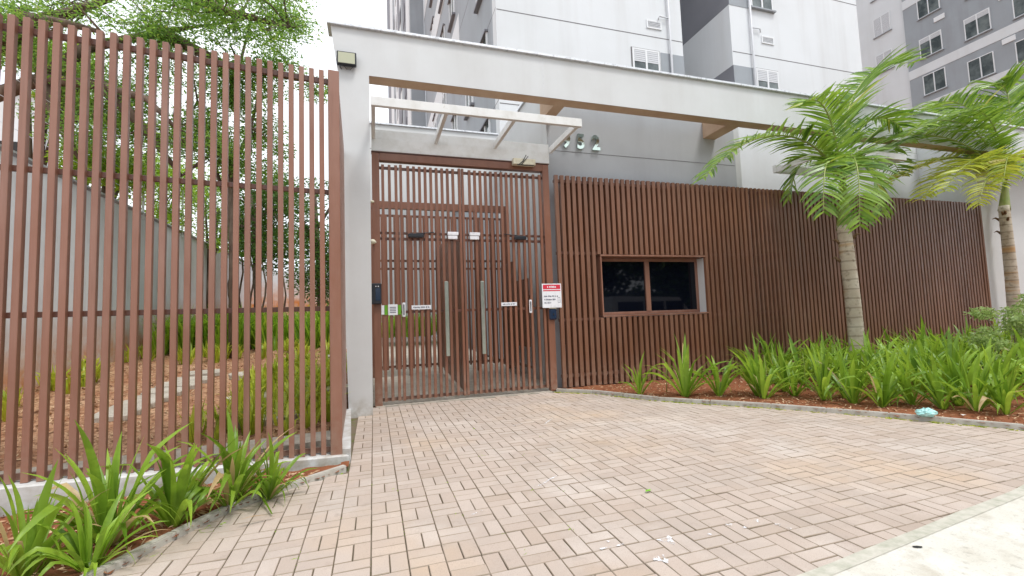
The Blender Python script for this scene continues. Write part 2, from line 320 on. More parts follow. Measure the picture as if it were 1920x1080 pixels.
for i in range(-14, 40):
    for j in range(-24, 30):
        X0 = x0g + MOD * i; Y1 = y0g - MOD * j; Y0 = Y1 - MOD
        if (i + j) % 2 == 0: cs = [(X0 + MOD * .25, (Y0 + Y1) / 2, MOD / 4, MOD / 2), (X0 + MOD * .75, (Y0 + Y1) / 2, MOD / 4, MOD / 2)]
        else: cs = [(X0 + MOD / 2, Y0 + MOD * .25, MOD / 2, MOD / 4), (X0 + MOD / 2, Y0 + MOD * .75, MOD / 2, MOD / 4)]
        for c in cs:
            if paved(c[0], c[1]):
                q = Vector((c[0], c[1], 0)) - CAM; dep = q.dot(C_F); 
                vis = dep > .3 and abs(q.dot(C_R) / dep * FPX) < 990 and -q.dot(C_U) / dep * FPX < 560
                bricks.append((0 if vis else 1, dep, c))
bricks.sort(key=lambda t: t[:2])
protoV = brick_vf(0, 0, MOD / 4, MOD / 2, 0, 0, 0); pm1 = mesh('brick_a', *protoV); pm1.materials.append(mats['paver']); pm1.materials.append(mats['pedge'])
protoV = brick_vf(0, 0, MOD / 2, MOD / 4, 0, 0, 0); pm2 = mesh('brick_b', *protoV); pm2.materials.append(mats['paver']); pm2.materials.append(mats['pedge'])
for pm in (pm1, pm2): pm.polygons.foreach_set('material_index', [0] + [1] * 8)
far = Bag()
for k, (v, dep, c) in enumerate(bricks):
    cx, cy, hx, hy = c; dz = random.gauss(0, .0009) + .002 * noise.noise(Vector((cx * 1.3, cy * 1.3, 0))); tx, ty = random.gauss(0, .006), random.gauss(0, .006)
    cx += random.gauss(0, .0005); cy += random.gauss(0, .0005)
    if k < 295:
        o = bpy.data.objects.new('paver_brick', pm1 if hx < hy else pm2); COL.objects.link(o); o.parent = drive
        o.location = (cx, cy, dz); o.rotation_euler = (ty, -tx, random.gauss(0, .004))
    else: far.add(*brick_vf(cx, cy, hx, hy, dz, tx, ty))
fo = far.build('paver_bricks', ['paver', 'pedge'], drive); fo.data.polygons.foreach_set('material_index', ([0] + [1] * 8) * (len(fo.data.polygons) // 9)); fo['kind'] = 'stuff'
# sidewalk + mortar strip along the driveway
wx0, wx1 = -8, 16
sheet('sidewalk', [(wx0, -1.2), (wx1, -1.2), (wx1, walk_y(wx1) - .045), (wx0, walk_y(wx0) - .045)], .009, 'walk')
V, F = [], []
n = 120
for k in range(n + 1):
    x = wx0 + (wx1 - wx0) * k / n
    for d, z in ((-.05, .0115), (.012 + .012 * noise.noise(Vector((x * 6, 0, 0))) + .01 * noise.noise(Vector((x * 19, 3, 0))), .0085)):
        V.append((x, walk_y(x) + d, z))
for k in range(n): F.append((2 * k, 2 * k + 2, 2 * k + 3, 2 * k + 1))
o = link('mortar_strip', mesh('mortar_strip', V, F), None, 'mortar'); o['kind'] = 'structure'
sheet('kerb_street', [(wx0, -1.35), (wx1, -1.35), (wx1, -1.2), (wx0, -1.2)], .0, 'conc')

# worn paint marks
def blot(name, c, pts, label=None):
    V = []; n = len(pts)
    for (u, v) in pts: V.append((c[0] + u, c[1] + v, .0042))
    o = link(name, mesh(name, V, [tuple(range(n))]), drive, 'paint'); return o
def tri_mark(px, py, size, ang):
    c = atz(px, py); P = []
    cor = [(math.cos(ang + a) * size, math.sin(ang + a) * size) for a in (0, 2.2, 4.1)]
    for a in range(3):
        p, q = cor[a], cor[(a + 1) % 3]
        for k in range(5):
            t = k / 5; P.append((p[0] * (1 - t) + q[0] * t + random.gauss(0, size * .07), p[1] * (1 - t) + q[1] * t + random.gauss(0, size * .07)))
    return blot('paint_mark', c, P)
for px, py, s, a in ((1252, 1014, .05, -1.4), (1241, 1050, .046, -1.3), (1368, 985, .022, .2), (1420, 978, .02, .5), (1460, 985, .018, 0), (1330, 1002, .016, 1), (1140, 1016, .012, 2), (1128, 1030, .012, .4), (1396, 990, .015, 1), (1480, 992, .013, 2)): tri_mark(px, py, s, a)
for (a, b, wd) in (((1010, 912), (1044, 893), .012), ((960, 800), (985, 793), .008), ((1022, 795), (1036, 785), .01), ((875, 970), (905, 958), .006), ((1130, 1030), (1170, 1022), .008)):
    A, B = atz(*a), atz(*b); d = (B - A).normalized(); nrm = Vector((-d.y, d.x, 0)); P = []
    for k in range(7): P.append(A.lerp(B, k / 6) + nrm * wd * random.uniform(.3, 1))
    for k in range(6, -1, -1): P.append(A.lerp(B, k / 6) - nrm * wd * random.uniform(.3, 1))
    blot('paint_mark', (0, 0), [(p.x, p.y) for p in P])

# ------------------------------------------------------------------ kerbs
def offset_path(path, d):
    res = []
    for i, p in enumerate(path):
        a = path[max(i - 1, 0)]; b = path[min(i + 1, len(path) - 1)]; t = Vector((b[0] - a[0], b[1] - a[1])).normalized()
        res.append((p[0] - t.y * d, p[1] + t.x * d))
    return res
def resample(path, step):
    res = [Vector(path[0])]; 
    for a, b in zip(path[:-1], path[1:]):
        a, b = Vector(a), Vector(b); L_ = (b - a).length; k = max(1, round(L_ / step))
        for q in range(1, k + 1): res.append(a.lerp(b, q / k))
    return res
def kerb(name, path, width, z1, step, sgn, mat='kerb'):
    root = bpy.data.objects.new(name, None); COL.objects.link(root); root['kind'] = 'structure'
    P = resample(path, step); O = offset_path(P, sgn * width)
    for k in range(len(P) - 1):
        a, b, c, d = Vector(P[k]), Vector(P[k + 1]), Vector(O[k + 1]), Vector(O[k]); t = (b - a).normalized() * (.003 if step > 0.65 and sgn > 0 and name == 'kerb_right' else .0006)
        dz = random.gauss(0, .002 if name == 'kerb_right' else .0004)
        q = [a + t, b - t, c - t, d + t]
        bm = bmesh.new(); vs_ = [bm.verts.new((p.x, p.y, z)) for z in (-.05, z1 + dz) for p in q]
        for f in ((0, 3, 2, 1), (4, 5, 6, 7), (0, 1, 5, 4), (1, 2, 6, 5), (2, 3, 7, 6), (3, 0, 4, 7)): bm.faces.new([vs_[i] for i in f])
        bmesh.ops.recalc_face_normals(bm, faces=bm.faces); bmesh.ops.bevel(bm, geom=bm.edges[:], offset=.006, segments=2, affect='EDGES')
        me = bpy.data.meshes.new('kerb_stone'); bm.to_mesh(me); bm.free(); link('kerb_stone', me, root, mat)
    return root
kerb('kerb_right', curb_R, .045, .045, .62, 1)
kerb('kerb_left', curb_L, .045, .038, .7, 1)

# ------------------------------------------------------------------ soil beds (undulating sheets)
def bump_sheet(name, inside, x0, x1, y0, y1, step, zf, mat):
    nx = int((x1 - x0) / step) + 1; ny = int((y1 - y0) / step) + 1; idx = {}; V = []; F = []
    def vid(i, j):
        if (i, j) not in idx:
            x = x0 + i * step; y = y0 + j * step; idx[(i, j)] = len(V); V.append((x, y, zf(x, y)))
        return idx[(i, j)]
    for i in range(nx):
        for j in range(ny):
            if inside(x0 + (i + .5) * step, y0 + (j + .5) * step): F.append((vid(i, j), vid(i + 1, j), vid(i + 1, j + 1), vid(i, j + 1)))
    o = link(name, mesh(name, V, F, True), None, mat); o['kind'] = 'structure'; return o
def in_R(x, y):
    d, s = side(curb_R, x, y); return (s > 0 and d > .0 and y < 6.12 and x > 2.45) or (x > 5.6 and y < 6.12 and y > 1.45)
def in_L(x, y):
    d, s = side(curb_L, x, y); return s > 0 and d > .0 and -4 < x < -.2 and y < 3.7 + (x + .3) * .12
zR = lambda x, y: .028 + .018 * noise.noise(Vector((x * 3, y * 3, 0))) + .012 * noise.noise(Vector((x * 11, y * 11, 0)))
bump_sheet('soil_bed_right', in_R, 2.4, 16, 1.4, 6.15, .04, zR, 'soil')
zL = lambda x, y: .02 + .018 * noise.noise(Vector((x * 4, y * 4, 5))) + .01 * noise.noise(Vector((x * 15, y * 15, 5)))
bump_sheet('soil_bed_left', in_L, -4, -.15, 1.2, 3.75, .03, zL, 'soil')
def zG(x, y): return .06 + .113 * (y - 3.95) + .02 * noise.noise(Vector((x * 2, y * 2, 9))) + .012 * noise.noise(Vector((x * 9, y * 9, 9)))
bump_sheet('garden_ground', lambda x, y: True, -9.04, -.44, 3.95, 26, .12, zG, 'gsoil')

def litter(name, pts, size, mat='litter'):
    P = np.array(pts); N = len(P)
    a = rng.uniform(0, 6.28, N); l = rng.uniform(.5, 1.6, N) * size; wd = l * rng.uniform(.12, .4, N); t = rng.normal(0, .35, N); t2 = rng.normal(0, .3, N)
    d = np.stack([np.cos(a) * np.cos(t), np.sin(a) * np.cos(t), np.sin(t)], 1); s = np.stack([-np.sin(a), np.cos(a), np.sin(t2)], 1)
    V = np.stack([P - d * l[:, None], P + s * wd[:, None] + [0, 0, .003], P + d * l[:, None], P - s * wd[:, None]], 1).reshape(-1, 3)
    o = numpy_mesh(name, V, 4, [(0, 1, 2, 3)], mat); o['kind'] = 'stuff'; return o
def scatter(inside, x0, x1, y0, y1, n, zf, dz=.008):
    P = []
    while len(P) < n:
        x, y = random.uniform(x0, x1), random.uniform(y0, y1)
        if inside(x, y): P.append((x, y, zf(x, y) + dz))
    return P
tag(litter('dry_leaf_litter', scatter(in_R, 2.5, 9, 1.6, 6, 9000, zR), .016), 'brown dry leaf litter scattered over the right planting bed')
tag(litter('dry_leaf_litter', scatter(in_L, -2.6, -.2, 1.5, 3.6, 2600, zL), .018), 'brown dry leaf litter scattered over the left planting bed')
tag(litter('garden_leaf_litter', scatter(lambda x, y: True, -4, -.35, 4, 11, 9000, zG, .012), .022), 'brown leaf litter covering the garden slope behind the fence')

# ================================================================== LEFT FENCE
FA, FB = Vector((-2.9, 3.545)), Vector((-.25, 3.856))       # fence line
fdir = (FB - FA).normalized(); fang = math.atan2(fdir.y, fdir.x)
fence = thing('slatted_fence', 'tall brown vertical slat fence in front of the garden at left', 'fence', (FB.x, FB.y, 0)); fence.rotation_euler = (0, 0, fang)
def base_z(s): return .055 + max(0, -s) * .055
ns = 36; pitch = .0745
slat_me = box_me(-.0185, .0185, -.021, .021, -1.56, 1.56, .002); slat_me.materials.append(mats['brown'])
for k in range(ns):
    o = bpy.data.objects.new('slat', slat_me); COL.objects.link(o); o.parent = fence
    s = -.135 - k * pitch; top = 3.165; bot = base_z(s) + .0
    o.location = (s, 0, (top + bot) / 2); o.scale = (1, 1, (top - bot) / 3.12); o.rotation_euler = (0, 0, random.gauss(0, .02))
for zc, h in ((3.095, .022), (2.155, .019), (1.2, .019)):
    o = link('rail', box_me(-2.8, -.03, .019, .044, zc - h, zc + h, .002), fence, 'brown3')
o = link('post', box_me(-.085, -.0, -.04, .045, .04, 3.17, .004), fence, 'brown'); o['label'] = 'thick brown end post of the fence beside the white pillar'
def fw(s, y): p = FB + fdir * s + Vector((-fdir.y, fdir.x)) * y; return (p.x, p.y)
# sloping base wall and bottom rail
V = []; F = []
for s in (-2.9, .055):
    b = base_z(min(s, 0))
    for y, z in ((-.07, -.08), (-.075, b - .012), (-.06, b - .004), (.09, b - .002), (.1, b - .2)): V.append((s, y, z))
F = [(k, k + 1, k + 6, k + 5) for k in range(4)] + [(0, 4, 3, 2, 1), (5, 6, 7, 8, 9)]
link('base_wall', mesh('base_wall', V, F), fence, 'render')
V = []
for s in (-2.85, -.08):
    b = base_z(s)
    for y, z in ((.019, b + .01), (.019, b + .05), (.044, b + .05), (.044, b + .01)): V.append((s, y, z))
link('bottom_rail', mesh('bottom_rail', V, [(0, 1, 5, 4), (1, 2, 6, 5), (2, 3, 7, 6), (3, 0, 4, 7), (0, 3, 2, 1), (4, 5, 6, 7)]), fence, 'brown3')
# low return kerb between fence corner and pillar, and the slatted return
ret = thing('low_wall', 'low white rendered return wall between the fence corner and the white pillar', 'wall', (-.24, 3.9, 0))
o = prism('wall', [(-.325, 3.875), (-.19, 3.785), (-.185, 3.86), (-.262, 5.57), (-.36, 5.57)], -.05, .095, 'render', None); o.parent = ret; o.matrix_parent_inverse = Matrix.Translation(-ret.location)
rf = thing('fence_return', 'short brown slatted return panel from the fence corner back to the pillar', 'fence', (-.28, 3.95, 0))
rs_me = box_me(-.018, .018, -.02, .02, -1.53, 1.53, .002); rs_me.materials.append(mats['brown'])
for k in range(21):
    o = bpy.data.objects.new('slat', rs_me); COL.objects.link(o); o.parent = rf; o.location = (-.0022 * k, .05 + k * .0745, 1.63)
for zc in (3.09, 2.15, 1.2): link('rail', box_me(-.065, -.04, -.02, 1.6, zc - .02, zc + .02), rf, 'brown3')

# ================================================================== ENTRANCE PORTAL
portal = thing('entrance_portal', 'white rendered portal pillar with a long overhead beam across the entrance', 'portal', (-.15, 5.6, 0))
def pbox(name, *a, **k): return box(name, *a, parent=portal, **k)
# pillar tapers slightly outwards at the top left, as in the photo
V = [(-.285, 5.56, -.02), (-.02, 5.56, -.02), (-.012, 5.56, 4.12), (-.37, 5.56, 4.12)]
V = V + [(x, 5.76, z) for x, y, z in V]
o = link('pillar', mesh('pillar', V, [(0, 1, 2, 3), (7, 6, 5, 4), (1, 5, 6, 2), (4, 0, 3, 7), (0, 4, 5, 1)]), portal, 'render'); o.location = -portal.location
V = [(-.37, 5.56, 4.12), (16, 5.56, 4.12), (16, 5.56, 4.70), (-.45, 5.56, 4.70)]; V += [(x, 5.76, z) for x, y, z in V]
o = link('beam', mesh('beam', V, [(0, 1, 2, 3), (7, 6, 5, 4), (3, 2, 6, 7), (4, 0, 3, 7), (1, 5, 6, 2)]), portal, 'render'); o.location = -portal.location
o = sheet('soffit', [(-.012, 5.562, 4.118), (-.012, 5.758, 4.118), (16, 5.758, 4.118), (16, 5.562, 4.118)], 0, 'tan', portal, None); o.location = -portal.location
pbox('coping', -.49, 16.02, 5.52, 5.80, 4.70, 4.735, 'coping', bev=.004)
pbox('stub_beam', 2.53, 2.70, 5.76, 6.3, 3.98 + .14, 4.42, 'tan', bev=.004)
pbox('stub_beam', 5.60, 5.86, 5.76, 6.3, 3.98 + .14, 4.42, 'tan', bev=.004)
# fine vertical joints in the beam render
for x in (2.3, 7.4): pbox('expansion_joint', x, x + .004, 5.558, 5.5605, 4.125, 4.70, 'coping')

fl = thing('floodlight', 'small black framed floodlight fixed high on the white pillar', 'floodlight', (-.26, 5.53, 4.2))
c0 = at(650, 112, 5.52)
flc = Vector((c0.x, 5.5, c0.z)); fl.location = flc
link('housing', box_me(-.112, .112, -.02, .035, -.082, .082, .008), fl, 'black')
link('lamp_glass', box_me(-.095, .095, -.024, -.0205, -.066, .066), fl, 'lampg')
link('bracket', box_me(-.05, .05, .03, .06, -.03, .02), fl, 'black')
tube('cable', [(-.07, .0, -.08), (-.075, .0, -.11), (-.06, .02, -.125)], .006, 'black', fl, 6)
tube('cable', [(-.03, .02, -.08), (0, .03, -.115), (.04, .03, -.12), (.07, .02, -.08)], .003, 'black', fl, 6)

# ================================================================== ENTRANCE GATE
GY = 6.08
gate = thing('entrance_gate', 'tall brown double gate of thin vertical slats between white pillar and sign post', 'gate', (1.2, GY, 0))
def gbox(name, *a, **k): return box(name, *a, parent=gate, **k)
gbox('post', .005, .10, GY - .04, GY + .06, 0, 3.34, 'browng', bev=.004)
gbox('post', 2.425, 2.525, GY - .04, GY + .06, 0, 3.34, 'browng', bev=.004)
gbox('lintel', .102, 2.423, GY - .04, GY + .06, 3.235, 3.34, 'browng', bev=.004)
gbox('lintel_flashing', .0, 2.53, GY - .05, GY + .065, 3.342, 3.352, 'brown3')
gbox('threshold', .02, 2.5, GY - .06, GY + .08, -.02, .012, 'conc')
def leaf(x0, x1, n, stile, parent=None):
    if stile:
        gbox('stile', x0, x0 + .035, GY - .02, GY + .03, .05, 3.2, 'browng', bev=.003); gbox('stile', x1 - .035, x1, GY - .02, GY + .03, .05, 3.2, 'browng', bev=.003)
        a, b = x0 + .035, x1 - .035
    else: a, b = x0, x1
    for z0, z1 in ((.06, .1), (1.19, 1.225), (2.17, 2.205), (2.25, 2.28), (3.13, 3.165)):
        gbox('rail', a, b, GY + .003, GY + .028, z0, z1, 'brown3')
    p = (b - a) / (n + 1) if stile else (b - a) / n
    for k in range(n):
        o = bpy.data.objects.new('slat', gs_me); COL.objects.link(o); o.parent = gate; x = a + p * (k + (1 if stile else .5)); o.location = (x - 1.2, -.018, 1.62)
gs_me = box_me(-.0185, .0185, -.02, .02, -1.56, 1.56, .002); gs_me.materials.append(mats['browng'])
leaf(.10, .355, 3, False); leaf(.36, 1.195, 9, True); leaf(1.205, 2.13, 10, True); leaf(2.135, 2.425, 3, False)
for x in (.945, 1.44):
    h = gbox('handle', x - .026, x + .026, GY - .115, GY - .09, .6, 1.6, 'steel', bev=.006)
    for z in (.7, 1.5): gbox('handle_standoff', x - .008, x + .008, GY - .09, GY - .035, z - .01, z + .01, 'steel')
for x, w_ in ((.56, .14), (2.03, .12)):
    gbox('door_closer', x - w_ * .75, x + w_ * .75, GY - .09, GY - .045, 2.195, 2.25, 'black', bev=.01)
    tube('closer_arm', [Vector((x, GY - .07, 2.25)) - gate.location, Vector((x + (.24 if x < 1 else -.24), GY - .05, 2.275)) - gate.location], .006, 'black', gate, 6)
for x in (1.06, 1.365):
    gbox('magnetic_lock', x - .075, x + .075, GY - .075, GY - .042, 2.24, 2.285, 'wplast', bev=.004)
    o = gbox('lock_plate', x - .07, x + .06, GY - .07, GY - .042, 2.185, 2.236, 'wplast', bev=.004)
gbox('notice_strip', .485, .74, GY - .05, GY - .043, 1.235, 1.29, 'wplast'); gbox('notice_strip', 1.72, 1.95, GY - .05, GY - .043, 1.25, 1.30, 'wplast')
def text_mesh(s, size, depth=.001, bold=False):
    c = bpy.data.curves.new('t', 'FONT'); c.body = s; c.size = size; c.extrude = depth; c.align_x = 'CENTER'; c.align_y = 'CENTER'; c.resolution_u = 3
    if bold: c.offset = size * .03
    o = bpy.data.objects.new('t', c); COL.objects.link(o); dg = bpy.context.evaluated_depsgraph_get(); dg.update()
    me = bpy.data.meshes.new_from_object(o.evaluated_get(dg)); bpy.data.objects.remove(o); return me
def text_on(name, s, loc, size, mat, parent, depth=.0006, bold=False, sx=1):
    me = text_mesh(s, size, depth, bold); o = link(name, me, parent, mat); o.location = Vector(loc) - parent.location; o.rotation_euler = (R(90), 0, 0); o.scale = (sx, 1, 1); return o
def print_line(name, x0, x1, z, h, y, mat, parent, seed):     # unreadable small print as broken strokes
    rp = random.Random(seed); B = Bag(); x = x0
    while x < x1:
        w_ = min(x1 - x, h * rp.uniform(.35, .8)); B.box(x, x + w_, y, y + .0008, z + h * rp.uniform(0, .2), z + h * rp.uniform(.75, 1)); x += w_ + h * rp.choice((.16, .2, .6))
    o = B.build(name, mat, parent); o.location = -parent.location; return o
print_line('small_print', .505, .72, 1.253, .02, GY - .0515, 'print', gate, 1); print_line('small_print', 1.74, 1.93, 1.266, .018, GY - .0515, 'print', gate, 2)
gbox('sticker', .185, .305, GY - .05, GY - .043, 1.17, 1.31, 'wplast')
for k in range(4): gbox('sticker_print', .205, .285, GY - .0515, GY - .0505, 1.20 + k * .022, 1.21 + k * .022, 'print')
gbox('green_sticker', .14, .178, GY - .049, GY - .043, 1.175, 1.3, 'lgreen'); gbox('green_sticker', .31, .35, GY - .049, GY - .043, 1.175, 1.3, 'lgreen'); gbox('sticker_edge', .10, .136, GY - .049, GY - .043, 1.18, 1.3, 'wplast')
for x in (.385, 2.155):
    gbox('push_plate', x - .02, x + .02, GY - .055, GY - .043, 1.14, 1.33, 'wplast', bev=.008); gbox('push_slot', x - .007, x + .007, GY - .058, GY - .055, 1.165, 1.305, 'black')
# camera-like white things by the pillar
for z, s in ((2.66, .03), (2.13, .055)):
    o = thing('wall_camera', 'small white dome camera on the gate post, %s' % ('the upper smaller one' if z > 2.5 else 'the lower larger one'), 'camera', (.0, GY - .07, z))
    V, F = tube_vf([(-.03, 0, 0), (0, 0, 0), (.02, -.01, -.003), (s * .9, -.02, -.01)], [s * .5, s * .62, s * .55, s * .12], 12); link('dome', mesh('dome', V, F, True), o, 'cream')
    link('mount', box_me(-.05, -.02, -.03, .04, -s * .5, s * .5, .004), o, 'wplast')

ic = thing('intercom', 'black intercom with a small screen on the left gate post', 'intercom', (.03, GY - .075, 1.45))
link('body', box_me(-.055, .075, -.03, .033, -.135, .135, .01), ic, 'black'); link('screen', box_me(-.0, .06, -.034, -.0305, -.09, .07), ic, 'screen'); link('lens', box_me(.0, .012, -.036, -.031, .088, .1), ic, 'wplast'); link('lens', box_me(.03, .042, -.036, -.031, .088, .1), ic, 'wplast')
kp = thing('access_reader', 'small black access reader below the red and white sign', 'reader', (2.49, GY - .06, 1.11))
link('body', box_me(-.06, .06, -.025, .018, -.08, .08, .02), kp, 'screen'); link('button', box_me(-.012, .012, -.03, -.025, -.012, .012, .004), kp, 'black'); link('cover', box_me(-.055, .05, -.02, .018, .082, .115), kp, 'cream')
sg = thing('notice_board', 'white notice with a red heading band on the right gate post', 'sign', (2.475, GY - .085, 1.38))
link('board', box_me(-.15, .15, -.004, .004, -.175, .175, .001), sg, 'wplast')
link('red_band', box_me(-.135, .135, -.0055, -.0045, .095, .16), sg, 'red'); link('red_band', box_me(-.135, .135, -.0055, -.0045, .066, .082), sg, 'red')
X_, Y_, Z_ = sg.location
print_line('small_print', X_ - .07, X_ + .07, Z_ + .112, .03, Y_ - .0066, 'wplast', sg, 3)
for q, (a_, b_, z_) in enumerate(((-.12, .09, -.02), (-.12, .06, -.068), (-.12, -.01, -.115))): print_line('small_print', X_ + a_, X_ + b_, Z_ + z_, .024, Y_ - .006, 'print', sg, 4 + q)
for z in (-.03, -.105): link('pictogram', box_me(.09, .125, -.0055, -.0045, z, z + .004), sg, 'print')
for x in (.09, .121): link('pictogram', box_me(x, x + .004, -.0055, -.0045, -.105, -.03), sg, 'print')
link('fixing_strap', box_me(-.02, .02, .004, .043, -.1, .1), sg, 'black')
mb = thing('junction_box', 'cream junction box with loose black cables above the gate', 'box', (2.12, GY - .1, 3.33))
link('casing', box_me(-.17, .17, -.03, .055, -.045, .045, .006), mb, 'cream')
tube('cable', [(-.1, -.035, -.06), (-.03, -.04, 0), (.02, -.05, .09)], .006, 'black', mb, 6); tube('cable', [(-.06, -.035, -.06), (-.01, -.04, 0), (.05, -.05, .075)], .005, 'black', mb, 6); tube('cable', [(-.12, -.035, -.052), (0, -.045, -.06), (.14, -.035, -.052)], .006, 'black', mb, 6)

# ================================================================== CANOPIES
def canopy(x0, x1, xs, label):
    t = thing('steel_canopy', label, 'canopy', (x0, 6.0, 3.5))
    def b(n, *a, **k): return box(n, *a, 'wsteel', parent=t, **k)
    b('front_beam', x0, x1 + .02, 5.08, 5.13, 3.52, 3.625, bev=.003)
    b('back_beam', x0, x1 - .05, 6.06, 6.14, 3.53, 3.66, bev=.003)
    if x0 < 1: b('wall_plate', x0, x1 - .055, 6.045, 6.10, 3.36, 3.526, bev=.003)
    for x in xs: b('strut', x - .0225, x + .0225, 5.132, 6.058, 3.522, 3.612, bev=.003)
    return t
canopy(.005, 2.6, [.03, .86, 1.71, 2.57], 'white steel canopy frame projecting over the pedestrian gate')
canopy(6.95, 8.7, [6.98, 8.65], 'small white steel canopy frame over the vehicle gate, behind palm fronds')

# ================================================================== GUARDHOUSE
gh = thing('guardhouse', 'grey fronted guardhouse with a dark window behind brown slats', 'building', (2.63, 6.3, 0))
def hb(name, *a, **k): return box(name, *a, parent=gh, **k)
WX0, WX1, WZ0, WZ1 = 3.35, 5.27, 1.07, 1.97
hb('front_wall', 2.63, WX0, 6.3, 6.42, 0, 4.9, 'grey'); hb('front_wall', WX1 + .03, 6.28, 6.3, 6.42, 0, 4.9, 'grey')
hb('front_wall', WX0, WX1 + .03, 6.3, 6.42, 0, WZ0, 'grey'); hb('front_wall', WX0, WX1 + .03, 6.3, 6.42, WZ1, 4.9, 'grey')
hb('side_wall', 2.627, 2.75, 6.302, 9.0, 0, 4.9, 'render'); hb('side_wall', 6.27, 6.4, 6.302, 11, 0, 4.9, 'render')
hb('back_wall', 2.75, 6.27, 8.9, 9.0, 0, 4.9, 'render'); hb('roof', 2.75, 6.27, 6.42, 8.9, 4.6, 4.7, 'conc')
hb('coping', 2.60, 6.42, 6.27, 6.5, 4.9, 4.935, 'coping'); hb('coping', 2.59, 2.78, 6.5, 9.02, 4.9, 4.935, 'coping')
hb('wall_joint', 2.64, 6.26, 6.2965, 6.2995, 3.672, 3.68, 'groove')
wn = hb('window_frame', WX0, WX1, 6.26, 6.30, WZ0 - .0, WZ0 + .045, 'brown', bev=.003)
hb('window_frame', WX0, WX1, 6.26, 6.30, WZ1 - .05, WZ1, 'brown', bev=.003); hb('window_frame', WX0, WX0 + .04, 6.26, 6.30, WZ0 + .045, WZ1 - .05, 'brown', bev=.003)
hb('window_frame', WX1 - .05, WX1, 6.26, 6.30, WZ0 + .045, WZ1 - .05, 'brown', bev=.003); hb('window_mullion', 4.235, 4.315, 6.25, 6.30, WZ0 + .045, WZ1 - .05, 'brown', bev=.003)
hb('window_pane', WX0 + .04, 4.235, 6.28, 6.29, WZ0 + .045, WZ1 - .05, 'dglass'); hb('window_pane', 4.315, WX1 - .05, 6.272, 6.282, WZ0 + .045, WZ1 - .05, 'dglass')
hb('window_reveal', WX1 + .001, WX1 + .012, 6.10, 6.30, WZ0 - .01, WZ1 - .005, 'render')
hb('window_sill', WX0 - .02, WX1 + .02, 6.055, 6.262, WZ0 - .03, WZ0 - .005, 'brown', bev=.003); hb('window_head', WX0 - .02, WX1 + .02, 6.055, 6.262, WZ1 + .003, WZ1 + .03, 'brown', bev=.003)
hb('window_jamb', WX0 - .022, WX0 - .004, 6.06, 6.262, WZ0 - .004, WZ1, 'brown'); hb('floor', 2.75, 6.27, 6.42, 8.9, 0, .05, 'conc')

num = thing('house_number', 'chrome house number 952 on the grey guardhouse wall', 'house number', (3.2, 6.27, 3.83))
for s_, x in (('9', 2.94), ('5', 3.19), ('2', 3.46)):
    text_me = text_mesh(s_, .33, .02, True); o = link('digit', text_me, num, 'chrome'); o.location = (x - 3.2, .0, 0.0); o.rotation_euler = (R(90), 0, 0); o.scale = (.85, 1, 1)

# slatted cladding: guardhouse part and vehicle gate part
def screen(name, label, cat, x0, x1, n0, pitch, backs, zb, cut=None):
    t = thing(name, label, cat, (x0, 6.08, 0)); full = box_me(-.0275, .0275, -.025, .025, -.5, .5); full.materials.append(mats['brown2'])
    n = int((x1 - x0) / pitch)
    for k in range(n + 1):
        x = x0 + .03 + k * pitch
        if x > x1: break
        segs = [(zb, 3.2)]
        if cut and cut[0] - .02 < x < cut[1] + .0: segs = [(zb, cut[2]), (cut[3], 3.2)]
        for a, b in segs:
            o = bpy.data.objects.new('slat', full); COL.objects.link(o); o.parent = t; o.location = (x - x0, random.gauss(0, .0012), (a + b) / 2); o.scale = (.72 if name == 'vehicle_gate' and k < 6 else 1, 1, b - a); o.rotation_euler = (0, 0, random.gauss(0, .012))
    for zc in (3.12, 2.02, 1.02, .2):
        if cut and zc in (2.02, 1.02):
            o = link('rail', box_me(.0, cut[0] - x0 - .03, .0, .05, zc - .022, zc + .022), t, 'brown3'); o = link('rail', box_me(cut[1] - x0 + .02, x1 - x0, .0, .05, zc - .022, zc + .022), t, 'brown3')
        else: link('rail', box_me(.0, x1 - x0, .0, .05, zc - .022, zc + .022), t, 'brown3')
    for a, b, c, d in backs: link('gap_shade_panel', box_me(a - x0, b - x0, .052, .06, c, d), t, 'back')  # added brown sheets stand in for the shaded depth between slats
    return t
screen('slatted_screen', 'brown vertical slat cladding around the dark guardhouse window', 'screen', 2.62, 6.26, 38, .0945,
       [(2.72, WX0 - .06, .05, 3.15), (WX0 - .06, WX1 + .06, WZ1 + .035, 3.15), (WX0 - .06, WX1 + .06, .05, WZ0 - .04), (WX1 + .06, 6.1, .05, 3.15)], .04, (WX0 - .02, WX1 + .02, WZ0 - .035, WZ1 + .035))
screen('vehicle_gate', 'long brown vertical slat sliding gate behind the palms', 'gate', 6.31, 12.62, 60, .0915, [(6.9, 12.6, .06, 3.15)], .06)

# walls behind the vehicle gate
vw = thing('courtyard_wall', 'white wall rising behind the vehicle gate under the long beam', 'wall', (9, 7.2, 0))
box('wall', 6.42, 12.9, 7.2, 7.4, -.05, 5.2, 'render', vw); box('wall', 12.75, 17, 6.15, 6.35, -.05, 5.0, 'render', vw); box('wall', 12.75, 12.9, 6.35, 7.2, -.05, 5.0, 'render', vw)
box('coping', 12.7, 17, 6.1, 6.4, 5.0, 5.04, 'coping', vw)
pp = thing('drain_pipe', 'thin grey rain pipe on the white wall above the brown gate', 'pipe', (6.75, 7.12, 0)); tube('pipe', [(0, 0, 0), (0, 0, 5.2)], .03, 'wsteel', pp, 10)
for z in (1, 2.6, 4.1): link('bracket', box_me(-.04, .04, -.01, .075, z, z + .03), pp, 'coping')

